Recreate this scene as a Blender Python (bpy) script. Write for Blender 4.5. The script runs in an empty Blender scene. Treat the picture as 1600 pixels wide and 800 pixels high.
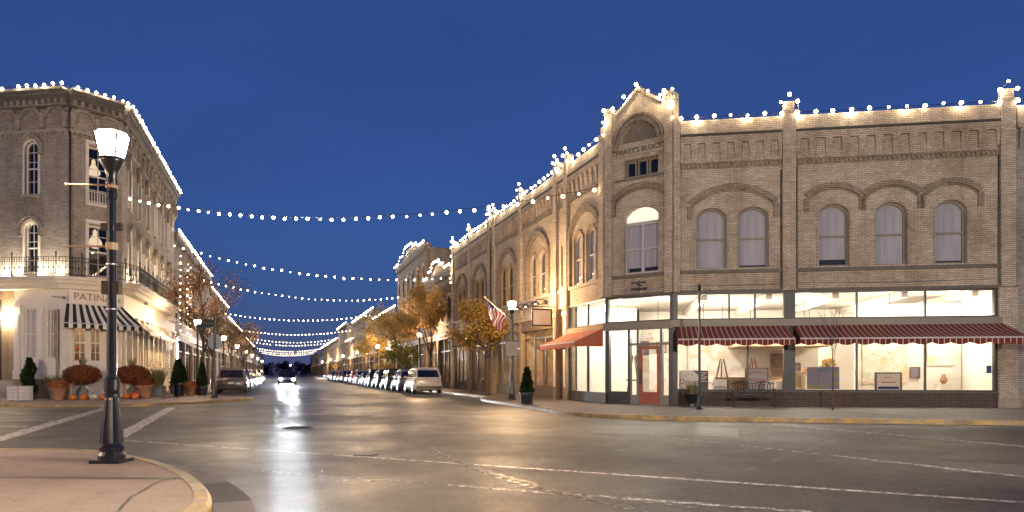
import bpy, math, random
from mathutils import Vector, Matrix, noise
from mathutils.geometry import tessellate_polygon
random.seed(7)
S = bpy.context.scene
COL = S.collection
PI = math.pi
SKYK = .011; SKYC = (.0056, .0100, .0385)
H0 = 0.12                      # pavement height above the road

# ------------------------------------------------------------------ street axes
ANG = math.atan2(360, 1100)
U = (-math.sin(ANG), math.cos(ANG))      # along the main street, away
N = (U[1], -U[0])                        # across it, to the right
def nt(n, t): return (n*N[0]+t*U[0], n*N[1]+t*U[1])
ROTU = math.atan2(U[1], U[0])            # heading of U

# ------------------------------------------------------------------ materials
MATS = {}; POWER = {}
def mat(name):
    m = bpy.data.materials.new(name); m.use_nodes = True
    nt_ = m.node_tree; nt_.nodes.clear()
    out = nt_.nodes.new('ShaderNodeOutputMaterial')
    return m, nt_, out
def nd(t, ty, **kw):
    n = t.nodes.new(ty)
    for k, v in kw.items():
        if k in n.inputs.keys(): n.inputs[k].default_value = v
        else: setattr(n, k, v)
    return n
def rgba(c): return (c[0], c[1], c[2], 1)
def coords(t):
    tc = nd(t, 'ShaderNodeTexCoord')
    return tc.outputs['Object']
def wallvec(t):
    sx = nd(t, 'ShaderNodeSeparateXYZ'); t.links.new(coords(t), sx.inputs[0])
    ad = nd(t, 'ShaderNodeMath', operation='ADD')
    t.links.new(sx.outputs[0], ad.inputs[0]); t.links.new(sx.outputs[1], ad.inputs[1])
    cb = nd(t, 'ShaderNodeCombineXYZ')
    t.links.new(ad.outputs[0], cb.inputs[0]); t.links.new(sx.outputs[2], cb.inputs[1])
    return cb.outputs[0]
def mixc(t, fac, a, b, blend='MIX'):
    m = nd(t, 'ShaderNodeMix', data_type='RGBA', blend_type=blend)
    if hasattr(fac, 'links'): t.links.new(fac, m.inputs[0])
    else: m.inputs[0].default_value = fac
    for i, c in ((6, a), (7, b)):
        if hasattr(c, 'links'): t.links.new(c, m.inputs[i])
        else: m.inputs[i].default_value = rgba(c)
    return m.outputs[2]
def noise_tex(t, scale, detail=4, rough=.6, vec=None):
    n = nd(t, 'ShaderNodeTexNoise'); n.inputs['Scale'].default_value = scale
    n.inputs['Detail'].default_value = detail; n.inputs['Roughness'].default_value = rough
    t.links.new(vec if vec is not None else coords(t), n.inputs['Vector'])
    return n.outputs['Fac']
def ramp(t, fac, p0, p1, c0=(0,0,0), c1=(1,1,1)):
    r = nd(t, 'ShaderNodeValToRGB'); e = r.color_ramp.elements
    e[0].position = p0; e[1].position = p1; e[0].color = rgba(c0); e[1].color = rgba(c1)
    t.links.new(fac, r.inputs[0]); return r.outputs[0]
def bump(t, h, strength=.3, dist=.01):
    b = nd(t, 'ShaderNodeBump'); b.inputs['Strength'].default_value = strength
    b.inputs['Distance'].default_value = dist; t.links.new(h, b.inputs['Height']); return b.outputs[0]

def brick_mat(name, c1, c2, mortar, stain=(.5,.45,.4), stain_amt=.5, bw=.21, rh=.068, rough=.85):
    m, t, out = mat(name)
    v = wallvec(t)
    b = nd(t, 'ShaderNodeTexBrick'); t.links.new(v, b.inputs['Vector'])
    b.inputs['Color1'].default_value = rgba(c1); b.inputs['Color2'].default_value = rgba(c2)
    b.inputs['Mortar'].default_value = rgba(mortar); b.inputs['Scale'].default_value = 1
    b.inputs['Mortar Size'].default_value = .009; b.inputs['Brick Width'].default_value = bw
    b.inputs['Row Height'].default_value = rh; b.inputs['Bias'].default_value = -.1
    n1 = noise_tex(t, .55, 5, .65); n2 = noise_tex(t, 6, 3, .6)
    st = ramp(t, n1, .42, .7)
    mul = nd(t, 'ShaderNodeMath', operation='MULTIPLY'); t.links.new(st, mul.inputs[0]); mul.inputs[1].default_value = stain_amt
    c = mixc(t, mul.outputs[0], b.outputs['Color'], stain, 'MULTIPLY')
    c = mixc(t, .35, c, ramp(t, n2, .3, .7, (.55,.55,.55), (1.25,1.22,1.2)), 'MULTIPLY')
    # soot streaks running down
    mp = nd(t, 'ShaderNodeMapping'); mp.inputs['Scale'].default_value = (2.2, .22, 1); t.links.new(v, mp.inputs[0])
    n3 = noise_tex(t, 1.3, 4, .6, mp.outputs[0])
    c = mixc(t, ramp(t, n3, .52, .75, (0,0,0), (.45,.45,.45)), c, (.42,.37,.33), 'MULTIPLY')
    p = nd(t, 'ShaderNodeBsdfPrincipled'); p.inputs['Roughness'].default_value = rough
    t.links.new(c, p.inputs['Base Color'])
    inv = nd(t, 'ShaderNodeMath', operation='SUBTRACT'); inv.inputs[0].default_value = 1; t.links.new(b.outputs['Fac'], inv.inputs[1])
    t.links.new(bump(t, inv.outputs[0], .6, .012), p.inputs['Normal'])
    t.links.new(p.outputs[0], out.inputs[0]); MATS[name] = m; return m
def plain(name, c, rough=.7, metal=0, var=.18, scale=3., bmp=0., spec=.5, coat=0):
    m, t, out = mat(name)
    p = nd(t, 'ShaderNodeBsdfPrincipled'); p.inputs['Roughness'].default_value = rough
    p.inputs['Metallic'].default_value = metal; p.inputs['Specular IOR Level'].default_value = spec
    p.inputs['Coat Weight'].default_value = coat
    n = noise_tex(t, scale, 4, .6)
    lo = tuple(x*(1-var) for x in c); hi = tuple(min(1, x*(1+var)) for x in c)
    t.links.new(ramp(t, n, .3, .7, lo, hi), p.inputs['Base Color'])
    if bmp: t.links.new(bump(t, noise_tex(t, scale*6, 3), bmp, .01), p.inputs['Normal'])
    t.links.new(p.outputs[0], out.inputs[0]); MATS[name] = m; return m
def emit(name, c, s):
    m, t, out = mat(name)
    e = nd(t, 'ShaderNodeEmission'); e.inputs[0].default_value = rgba(c); e.inputs[1].default_value = s
    t.links.new(e.outputs[0], out.inputs[0]); MATS[name] = m; return m
def glow(name, c, s):     # frosted lamp glass: glows itself and lets the lamp inside through
    m, t, out = mat(name); e = nd(t, 'ShaderNodeEmission'); e.inputs[0].default_value = rgba(c); e.inputs[1].default_value = s
    tr = nd(t, 'ShaderNodeBsdfTransparent'); ad = nd(t, 'ShaderNodeAddShader'); t.links.new(e.outputs[0], ad.inputs[0]); t.links.new(tr.outputs[0], ad.inputs[1])
    t.links.new(ad.outputs[0], out.inputs[0]); m.cycles.emission_sampling = 'NONE'; MATS[name] = m; return m
def point(parent, loc, watts, c, r=.1):
    l = bpy.data.lights.new('lamp_light', 'POINT'); l.energy = watts; l.color = c; l.shadow_soft_size = r
    o = bpy.data.objects.new('lamp_light', l); COL.objects.link(o); o.parent = parent; o.location = loc; return o
def glass(name, tint=(1,1,1), refl=1.0, rough=.02):
    m, t, out = mat(name)
    tr = nd(t, 'ShaderNodeBsdfTransparent'); tr.inputs[0].default_value = rgba(tint)
    gl = nd(t, 'ShaderNodeBsdfGlossy'); gl.inputs['Roughness'].default_value = rough
    lw = nd(t, 'ShaderNodeLayerWeight'); pw = nd(t, 'ShaderNodeMath', operation='POWER'); t.links.new(lw.outputs['Facing'], pw.inputs[0]); pw.inputs[1].default_value = 5
    mu = nd(t, 'ShaderNodeMath', operation='MULTIPLY_ADD'); t.links.new(pw.outputs[0], mu.inputs[0]); mu.inputs[1].default_value = .9; mu.inputs[2].default_value = .055*refl
    mx = nd(t, 'ShaderNodeMixShader'); t.links.new(mu.outputs[0], mx.inputs[0])
    t.links.new(tr.outputs[0], mx.inputs[1]); t.links.new(gl.outputs[0], mx.inputs[2])
    t.links.new(mx.outputs[0], out.inputs[0]); MATS[name] = m; return m
def leafmat(name, cols, rough=.6):
    m, t, out = mat(name)
    n = noise_tex(t, 3.5, 3, .7)
    r = nd(t, 'ShaderNodeValToRGB'); t.links.new(n, r.inputs[0])
    e = r.color_ramp.elements
    e[0].position = .3; e[0].color = rgba(cols[0]); e[1].position = .7; e[1].color = rgba(cols[-1])
    for i, c in enumerate(cols[1:-1]):
        x = e.new(.3+.4*(i+1)/(len(cols)-1)); x.color = rgba(c)
    d = nd(t, 'ShaderNodeBsdfDiffuse'); tl = nd(t, 'ShaderNodeBsdfTranslucent')
    t.links.new(r.outputs[0], d.inputs[0]); t.links.new(r.outputs[0], tl.inputs[0])
    mx = nd(t, 'ShaderNodeMixShader'); mx.inputs[0].default_value = .35
    t.links.new(d.outputs[0], mx.inputs[1]); t.links.new(tl.outputs[0], mx.inputs[2])
    t.links.new(mx.outputs[0], out.inputs[0]); MATS[name] = m; return m

M = MATS
brick_mat('cream_brick', (.60,.505,.41), (.44,.365,.29), (.22,.185,.15), stain=(.50,.44,.39), stain_amt=.75)
brick_mat('grey_brick', (.48,.42,.36), (.34,.295,.25), (.2,.17,.145), stain=(.48,.43,.39), stain_amt=.7)
brick_mat('hood_brick', (.36,.29,.22), (.24,.195,.15), (.13,.11,.09), stain=(.5,.45,.4))
brick_mat('dark_brick', (.075,.042,.034), (.045,.027,.024), (.16,.135,.12), stain_amt=.2)
brick_mat('brown_brick', (.19,.125,.085), (.145,.092,.063), (.2,.165,.13))
brick_mat('tan_brick', (.42,.31,.19), (.34,.25,.15), (.3,.24,.17))
plain('stone', (.33,.29,.24), .8, bmp=.3)
plain('dark_stone', (.13,.115,.10), .85, bmp=.3)
plain('dark_coping', (.05,.046,.043), .85)  # near-black tone of the coping line below the parapet
plain('white_paint', (.74,.68,.6), .55, var=.06)
plain('cream_paint', (.68,.6,.48), .6, var=.07)
plain('frame_grey', (.42,.40,.40), .5, var=.06)
plain('dark_frame', (.022,.02,.02), .4)
plain('putty_frame', (.20,.175,.14), .5, var=.08)
plain('bronze_frame', (.12,.085,.05), .45)
plain('orange_door', (.27,.055,.022), .4, var=.1)
plain('black_metal', (.012,.013,.018), .32, var=.2, spec=.6)
plain('iron', (.02,.02,.021), .5)
plain('grey_metal', (.35,.35,.36), .4, metal=.7)
plain('sign_back', (.36,.35,.36), .45, metal=.4, var=.06)
m, t, out = mat('blind'); mp = nd(t, 'ShaderNodeMapping'); mp.inputs['Scale'].default_value = (1,1,.08); t.links.new(coords(t), mp.inputs[0])
n = noise_tex(t, 7, 4, .6, mp.outputs[0]); p = nd(t, 'ShaderNodeBsdfPrincipled'); p.inputs['Roughness'].default_value = .9
t.links.new(ramp(t, n, .3, .7, (.38,.365,.37), (.50,.48,.48)), p.inputs['Base Color']); t.links.new(bump(t, n, .5, .04), p.inputs['Normal']); t.links.new(p.outputs[0], out.inputs[0]); MATS['blind'] = m
plain('interior_dark', (.035,.03,.028), .9)  # near-black backing, stands in for the shade of unlit space behind openings
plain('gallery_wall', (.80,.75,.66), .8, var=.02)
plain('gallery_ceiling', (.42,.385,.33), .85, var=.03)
plain('warm_wall', (.38,.29,.21), .85, var=.4, scale=1.2)
plain('wood', (.19,.115,.06), .5, var=.3)
plain('light_wood', (.42,.31,.19), .55, var=.2)
plain('roof_tar', (.03,.03,.03), .9)
plain('gold', (.30,.20,.08), .4, var=.1)
plain('red_paint', (.36,.03,.02), .5)
plain('orange_awning', (.36,.10,.05), .8, var=.1)
plain('awning_red', (.125,.015,.014), .85, var=.12)
plain('awning_white', (.46,.37,.29), .85, var=.08)
plain('black_cloth', (.014,.014,.015), .85)
plain('white_cloth', (.72,.68,.62), .85, var=.05)
plain('tan_cloth', (.52,.40,.26), .85, var=.08)
plain('blue_cloth', (.03,.05,.17), .8)
plain('terracotta', (.36,.19,.115), .8)
plain('urn_metal', (.14,.155,.14), .7)
plain('pumpkin_orange', (.55,.16,.02), .5)
plain('pumpkin_pale', (.42,.39,.32), .6)
plain('pumpkin_red', (.40,.06,.02), .5)
plain('tyre', (.015,.015,.015), .8)
plain('rim', (.22,.22,.23), .4, metal=.8)
plain('tail_red', (.30,.012,.01), .2)
plain('plate', (.6,.6,.58), .4)
plain('car_glass', (.008,.009,.012), .06, spec=.8)
for n_, c_ in dict(paint_taupe=(.085,.072,.068), paint_cream=(.62,.55,.47), paint_black=(.014,.014,.017), paint_navy=(.03,.04,.08),
                   paint_silver=(.42,.42,.44), paint_white=(.7,.7,.7), paint_red=(.22,.02,.02), paint_grey=(.13,.13,.14), paint_green=(.03,.06,.05)).items():
    plain(n_, c_, .22, var=.02, coat=.6)
plain('bark', (.085,.06,.042), .9, var=.35, scale=12, bmp=.6)
leafmat('autumn_leaf', [(.30,.165,.06), (.46,.28,.11), (.36,.27,.10), (.55,.37,.16)])
leafmat('yellow_leaf', [(.22,.12,.03), (.36,.22,.06), (.30,.2,.05), (.42,.28,.10)])
leafmat('green_leaf', [(.05,.06,.015), (.12,.12,.03), (.16,.14,.04)])
leafmat('rust_leaf', [(.15,.07,.032), (.22,.12,.055), (.14,.085,.045)])
leafmat('evergreen', [(.012,.022,.010), (.03,.05,.02), (.05,.06,.025)])
leafmat('mum_rust', [(.16,.05,.022), (.24,.085,.035), (.13,.045,.025)])
leafmat('mum_orange', [(.32,.11,.04), (.42,.16,.06), (.22,.08,.035)])
leafmat('grass_blade', [(.16,.16,.07), (.28,.25,.13), (.10,.12,.05)])
leafmat('far_foliage', [(.02,.018,.016), (.04,.035,.03)])
glow('bulb', (1, .80, .50), 4.5); glow('bulb_dim', (1, .74, .42), 2.2)
glow('lamp_white', (1, .80, .57), 9); POWER['lamp_white'] = (400, (1, .80, .57))
glow('lamp_warm', (1, .71, .42), 9); POWER['lamp_warm'] = (260, (1, .71, .42))
glow('lamp_gold', (1, .64, .33), 9); POWER['lamp_gold'] = (430, (1, .64, .33))
glow('lamp_bright', (1, .85, .67), 9); POWER['lamp_bright'] = (1080, (1, .85, .67))
glow('lamp_amber', (1, .55, .25), 9); POWER['lamp_amber'] = (700, (1, .55, .25))
glow('pendant', (1, .91, .77), 9); POWER['pendant'] = (40, (1, .91, .77))
emit('headlight_on', (.84, .92, 1), 6500)
emit('gallery_light', (1, .86, .66), 15)
emit('shop_light', (1, .74, .46), 8)
emit('shop_light_white', (1, .88, .75), 26)
emit('chandelier_glow', (1, .71, .42), .35)
emit('warm_bulb', (1, .7, .4), 20)
emit('sconce_glow', (1, .78, .50), 60)
emit('uplight_glow', (1, .84, .60), 170)
emit('neon_blue', (.35, .35, 1), 6)
emit('neon_white', (.85, .88, 1), 5)
emit('lit_transom', (1, .82, .62), .26)
glass('shop_glass', (.97,.97,.96), 1.15)
glass('dark_glass', (.55,.57,.62), 1.6)
glass('blind_glass', (.93,.93,.97), 1.3)

# ------------------------------------------------------------------ mesh builder
class MB:
    def __init__(s): s.v = []; s.f = []; s.m = []; s.smooth = False
    def add(s, vs, fs, mi=0):
        o = len(s.v); s.v += [tuple(v) for v in vs]
        for f in fs: s.f.append([i+o for i in f]); s.m.append(mi)
        return s
    def box(s, x0, x1, y0, y1, z0, z1, mi=0):
        return s.add([(x0,y0,z0),(x1,y0,z0),(x1,y1,z0),(x0,y1,z0),(x0,y0,z1),(x1,y0,z1),(x1,y1,z1),(x0,y1,z1)],
              [(3,2,1,0),(4,5,6,7),(0,1,5,4),(1,2,6,5),(2,3,7,6),(3,0,4,7)], mi)
    def hexa(s, p, mi=0):   # 8 points, bottom ring then top ring
        return s.add(p, [(3,2,1,0),(4,5,6,7),(0,1,5,4),(1,2,6,5),(2,3,7,6),(3,0,4,7)], mi)
    def quad(s, a, b, c, d, mi=0): return s.add([a,b,c,d], [(0,1,2,3)], mi)
    def prism(s, pts, y0, y1, mi=0, axis='y'):
        n = len(pts)
        def P(p, y): return (p[0], y, p[1]) if axis == 'y' else (p[0], p[1], y)
        tri = tessellate_polygon([[Vector((p[0], p[1], 0)) for p in pts]])
        vs = [P(p, y0) for p in pts] + [P(p, y1) for p in pts]
        s.add(vs, [tuple(t) for t in tri] + [tuple(i+n for i in t[::-1]) for t in tri] + [(i, (i+1) % n, (i+1) % n+n, i+n) for i in range(n)], mi)
        return s
    def cyl(s, p0, p1, r0, r1=None, n=10, mi=0, cap=True):
        r1 = r0 if r1 is None else r1
        p0 = Vector(p0); p1 = Vector(p1); d = (p1-p0).normalized()
        a = d.orthogonal().normalized(); b = d.cross(a)
        vs = []
        for p, r in ((p0, r0), (p1, r1)):
            vs += [p+a*r*math.cos(2*PI*i/n)+b*r*math.sin(2*PI*i/n) for i in range(n)]
        fs = [(i, (i+1) % n, (i+1) % n+n, i+n) for i in range(n)]
        if cap: fs += [tuple(range(n))[::-1], tuple(range(n, 2*n))]
        return s.add(vs, fs, mi)
    def tube(s, pts, rs, n=6, mi=0):
        pts = [Vector(p) for p in pts]
        if not hasattr(rs, '__len__'): rs = [rs]*len(pts)
        vs = []; a = None
        for i, p in enumerate(pts):
            d = (pts[min(i+1, len(pts)-1)]-pts[max(i-1, 0)])
            d = d.normalized() if d.length > 1e-9 else Vector((0,0,1))
            a = d.orthogonal().normalized() if a is None else (a-d*a.dot(d)).normalized()
            b = d.cross(a)
            vs += [p+(a*math.cos(2*PI*k/n)+b*math.sin(2*PI*k/n))*rs[i] for k in range(n)]
        fs = []
        for i in range(len(pts)-1):
            for k in range(n): fs.append((i*n+k, i*n+(k+1) % n, (i+1)*n+(k+1) % n, (i+1)*n+k))
        fs += [tuple(range(n))[::-1], tuple((len(pts)-1)*n+k for k in range(n))]
        return s.add(vs, fs, mi)
    def lathe(s, prof, n=16, o=(0,0,0), mi=0, flute=0):
        vs = []; m = len(prof)
        for r, z in prof:
            for i in range(n):
                k = r*(1-flute*(i % 2)) if flute else r
                vs.append((o[0]+k*math.cos(2*PI*i/n), o[1]+k*math.sin(2*PI*i/n), o[2]+z))
        fs = [(j*n+i, j*n+(i+1) % n, (j+1)*n+(i+1) % n, (j+1)*n+i) for j in range(m-1) for i in range(n)]
        fs += [tuple(range(n))[::-1], tuple((m-1)*n+i for i in range(n))]
        return s.add(vs, fs, mi)
    def ball(s, c, r, n=8, m=5, sz=1, mi=0):
        prof = [(max(1e-4, r*math.sin(PI*j/m)), -r*sz*math.cos(PI*j/m)) for j in range(m+1)]
        return s.lathe(prof, n, c, mi)
    def mesh(s, name, mats, smooth=None):
        me = bpy.data.meshes.new(name); me.from_pydata(s.v, [], s.f)
        for m in (mats if isinstance(mats, (list, tuple)) else [mats]): me.materials.append(M[m])
        me.polygons.foreach_set('material_index', s.m)
        if smooth or (smooth is None and s.smooth): me.polygons.foreach_set('use_smooth', [True]*len(s.f))
        me.update(); return me
    def build(s, name, mats, parent=None, face=None, at=(0,0,0), smooth=None, rz=None):
        o = bpy.data.objects.new(name, s.mesh(name, mats, smooth)); COL.objects.link(o)
        return place(o, parent, face, at, rz)
def place(o, parent=None, face=None, at=(0,0,0), rz=None):
    """face: local frame of a facade; parents are unrotated Empties unless face is None"""
    if face is not None:
        p = face.pt(*at); o.location = p; o.rotation_euler = (0,0,face.a + (rz or 0))
    else:
        o.location = at; o.rotation_euler = (0,0,rz or 0)
    if parent is not None:
        o.parent = parent
        if face is not None: o.location = Vector(p)-parent_world(parent); 
    return o
def parent_world(p):
    v = Vector(p.location)
    while p.parent: p = p.parent; v += Vector(p.location)
    return v
def copyof(o, parent=None, loc=None, rz=None):
    c = o.copy(); COL.objects.link(c)
    if parent is not None: c.parent = parent
    if loc is not None: c.location = loc
    if rz is not None: c.rotation_euler = (0,0,rz)
    return c
def copy_tree(o, parent=None):
    c = o.copy(); COL.objects.link(c); c.parent = parent
    for ch in list(o.children): copy_tree(ch, c)
    return c
def thing(name, label, cat, loc=(0,0,0), rz=0, group=None, kind=None):
    o = bpy.data.objects.new(name, None); COL.objects.link(o); o.empty_display_size = .2
    o.location = loc; o.rotation_euler = (0,0,rz); return tag(o, label, cat, group, kind)
def tag(o, label, cat, group=None, kind=None):
    o['label'] = label; o['category'] = cat
    if group: o['group'] = group
    if kind: o['kind'] = kind
    return o
def struct(o): o['kind'] = 'structure'; return o
def text(body, size, face, at, mat_, parent, ext=.012, align='CENTER', name='lettering', sx=1, flat=False):
    c = bpy.data.curves.new(name, 'FONT'); c.body = body; c.size = size; c.extrude = ext; c.align_x = align; c.align_y = 'CENTER'
    c.materials.append(M[mat_])
    tmp = bpy.data.objects.new(name, c); COL.objects.link(tmp); bpy.context.view_layer.update()
    me = bpy.data.meshes.new_from_object(tmp.evaluated_get(bpy.context.evaluated_depsgraph_get())); bpy.data.objects.remove(tmp)
    o = bpy.data.objects.new(name, me); COL.objects.link(o)
    o.rotation_euler = (PI/2, 0, face.a); p = Vector(face.pt(*at)); o.scale = (sx,1,1)
    o.parent = parent; o.location = p-parent_world(parent)
    return o
class Face:
    def __init__(s, o, d):
        s.o = o; s.a = math.atan2(d[1], d[0]); s.x = (math.cos(s.a), math.sin(s.a)); s.y = (-s.x[1], s.x[0])
    def pt(s, x, y, z): return (s.o[0]+x*s.x[0]+y*s.y[0], s.o[1]+x*s.x[1]+y*s.y[1], z)

# facades (x runs to the right seen from outside, y runs into the building)
RC  = Face((6.13,26.75), (11.14,-1.75)); RCH = Face((3.83,28.5), (2.3,-1.75)); LRC, LRCH, LRM = 11.85, 2.89, 26.8
RMo = nt(12.5, 52.7); RM = Face(RMo, (-U[0],-U[1]))
LM  = Face((-19.96,36), U); LCH = Face((-21.4,34), (1.44,2.0)); LC = Face((-21.4-20*.9877, 34+20*.1552), (.9877,-.1552))

# ------------------------------------------------------------------ facade pieces
def arch(cx, z, a, rise, n=10):      # points of an arch from right spring to left spring
    if rise <= 0: return [(cx+a, z), (cx-a, z)]
    R = (a*a+rise*rise)/(2*rise); zc = z+rise-R; th = math.asin(min(1, a/R)) if rise <= a else PI-math.asin(a/R)
    return [(cx+R*math.sin(th-2*th*i/n), zc+R*math.cos(th-2*th*i/n)) for i in range(n+1)]
def hole(cx, z0, w, h, rise=0, n=8): return [(cx-w/2, z0), (cx+w/2, z0)] + arch(cx, z0+h-rise, w/2, rise, n)
def wall(name, parent, face, outline, holes, m, y=0, depth=.35):
    b = MB(); loops = [outline]+holes
    tri = tessellate_polygon([[Vector((p[0], p[1], 0)) for p in l] for l in loops])
    flat = [p for l in loops for p in l]
    b.add([(p[0], y, p[1]) for p in flat], [tuple(t) for t in tri])
    for l in loops:
        n = len(l)
        b.add([(p[0], y, p[1]) for p in l]+[(p[0], y+depth, p[1]) for p in l], [(i, (i+1) % n, (i+1) % n+n, i+n) for i in range(n)])
    return b.build(name, m, parent, face)
def ring(b, cx, z, a, rise, th, y0, y1, n=14, blocks=True, mi=0):   # arch hood of voussoirs
    inn = arch(cx, z, a, rise, n); R = (a*a+rise*rise)/(2*rise); zc = z+rise-R
    out = [(cx+(p[0]-cx)*(R+th)/R, zc+(p[1]-zc)*(R+th)/R) for p in inn]
    for i in range(n):
        dy = -.012 if (blocks and i % 2) else 0
        q = [inn[i], out[i], out[i+1], inn[i+1]]
        b.hexa([(p[0], y0+dy, p[1]) for p in q]+[(p[0], y1, p[1]) for p in q], mi)
    return b
WCACHE = {}
def window(parent, face, cx, z0, w, h, rise=0, style='blind', frame='frame_grey', y=.2, bars=1, shade=None, mull=0):
    key = (w, h, rise, style, frame, bars, mull)
    if key not in WCACHE:
        b = MB(); t = .07
        o = hole(0, 0, w, h, rise); i_ = [(p[0]*(1-2*t/w), t+(p[1])*(1-2*t/h)) for p in o]
        n = len(o)
        for k in range(n):
            q = [o[k], o[(k+1) % n], i_[(k+1) % n], i_[k]]
            b.hexa([(p[0], 0, p[1]) for p in q]+[(p[0], .1, p[1]) for p in q])
        hm = h*.49
        if bars: b.box(-w/2+t*.6, w/2-t*.6, -.012, .06, hm-.035, hm+.035)
        if bars > 1:
            b.box(-.014, .014, .012, .055, t*.6, h-t*.9)
            for zz in ((.25*h, .73*h) if bars == 2 else (.25*h, .62*h, .8*h)): b.box(-w/2+t*.6, w/2-t*.6, .014, .052, zz-.013, zz+.013)
        for k in range(mull):
            xx = -w/2+w*(k+1)/(mull+1); b.box(xx-.06, xx+.06, -.014, .07, t*.6, h-max(rise, t)*.9)
        fm = b.mesh('window', frame)
        g = MB(); pts = [(p[0]*(1-t/w), t*.5+p[1]*(1-t/h)) for p in o]
        g.add([(p[0], .03, p[1]) for p in pts], [tuple(range(n))])
        gm = g.mesh('pane', {'dark': 'dark_glass', 'blind': 'blind_glass'}.get(style, 'shop_glass'))
        gap = .06*h*((len(WCACHE)*7) % 3); bl = MB(); bl.add([(p[0], .09+.0, max(p[1], gap)) for p in pts], [tuple(range(n))]); bm_ = bl.mesh('blind', 'blind')
        WCACHE[key] = (fm, gm, bm_)
    fm, gm, bm_ = WCACHE[key]
    o = bpy.data.objects.new('window', fm); COL.objects.link(o); place(o, parent, face, (cx, y, z0))
    g = bpy.data.objects.new('pane', gm); COL.objects.link(g); g.parent = o
    if style == 'blind':
        s_ = bpy.data.objects.new('blind', bm_); COL.objects.link(s_); s_.parent = o
    return o
def dentils(b, x0, x1, z0, z1, step, wd, y0, y1=0, mi=0):
    n = max(1, int((x1-x0)/step)); st = (x1-x0)/n
    for i in range(n): b.box(x0+st*(i+.5)-wd/2, x0+st*(i+.5)+wd/2, y0, y1, z0, z1, mi)
    return b
def corbels(b, x0, x1, z0, z1, step, wd, dep, mi=0):   # tapering brick brackets
    n = max(1, round((x1-x0)/step)); st = (x1-x0)/n
    for i in range(n+1):
        c = x0+st*i; a0 = max(x0, c-wd*.32); a1 = min(x1, c+wd*.32); b0 = max(x0, c-wd/2); b1 = min(x1, c+wd/2)
        b.hexa([(a0,-dep*.25,z0),(a1,-dep*.25,z0),(a1,.0,z0),(a0,.0,z0),(b0,-dep,z1),(b1,-dep,z1),(b1,0,z1),(b0,0,z1)], mi)
    return b
def bulbs(parent, pts, mesh=None, every=3, watts=3.5):
    mesh = mesh or BULB
    base = parent_world(parent)
    if every:
        for p in pts[every//2::every]: point(parent, Vector(p)-base, watts*every, (1,.8,.5), .05)
    for p in pts:
        if BRR.random() < .012: continue
        p = Vector(p)+Vector((BRR.gauss(0,.015),BRR.gauss(0,.015),BRR.gauss(0,.02)))
        o = bpy.data.objects.new('bulb', mesh if BRR.random() < .7 else DIM[mesh.name]); COL.objects.link(o); o.parent = parent; o.location = Vector(p)-base
def along(p, q, step, skip_end=False):
    p = Vector(p); q = Vector(q); n = max(1, round((q-p).length/step))
    return [p.lerp(q, i/n) for i in range(n + (0 if skip_end else 1))]
BULB = MB().ball((0,0,0), .068, 8, 6).mesh('bulb', 'bulb', True)
BULB_S = MB().ball((0,0,0), .075, 8, 6).mesh('bulb', 'bulb', True)
DIM = {BULB.name: MB().ball((0,0,0), .05, 8, 6).mesh('bulb', 'bulb_dim', True), BULB_S.name: MB().ball((0,0,0), .065, 8, 6).mesh('bulb', 'bulb_dim', True)}; BRR = random.Random(99)
def light_run(label, paths, step, group='roofline string lights', mesh=None, r=.012):
    pts = []
    for k in range(len(paths)-1): pts += along(paths[k], paths[k+1], step, k < len(paths)-2)
    t = thing('string_lights', label, 'string lights', paths[0], 0, group)
    b = MB(); o = Vector(paths[0])
    b.tube([Vector(p)-o for p in paths], r, 4); b.build('cable', 'black_metal', t)
    bulbs(t, pts, mesh, (0 if 'vertical' in label else 3) if math.hypot(pts[0][0],pts[0][1]) < 75 else 6); return t
def storefront(bld, face, x0, x1, z1=4.3, frame='dark_frame', nb=3, bulk=.6, transom=3.1, bulkmat='dark_frame', y=.12, glassm='shop_glass', zs=2.6, cornice='stone'):
    b = MB()
    b.box(x0, x1, y-.06, y+.06, H0, bulk)
    f = MB(); st = (x1-x0)/nb
    for i in range(nb+1):
        xx = x0+st*i; a = max(x0, xx-.05); c = min(x1, xx+.05)
        f.box(a, c, y-.05, y+.05, bulk, z1)
    f.box(x0, x1, y-.04, y+.04, transom-.05, transom+.05); f.box(x0, x1, y-.045, y+.045, z1-.08, z1-.002); f.box(x0, x1, y-.045, y+.045, bulk+.002, bulk+.07)
    b.build('bulkhead', bulkmat, bld, face)
    w = f.build('shop_window', frame, bld, face)
    g = MB(); g.quad((x0, y, bulk), (x1, y, bulk), (x1, y, z1), (x0, y, z1)); go = g.build('pane', glassm, None)
    go.parent = w
    return w
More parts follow.
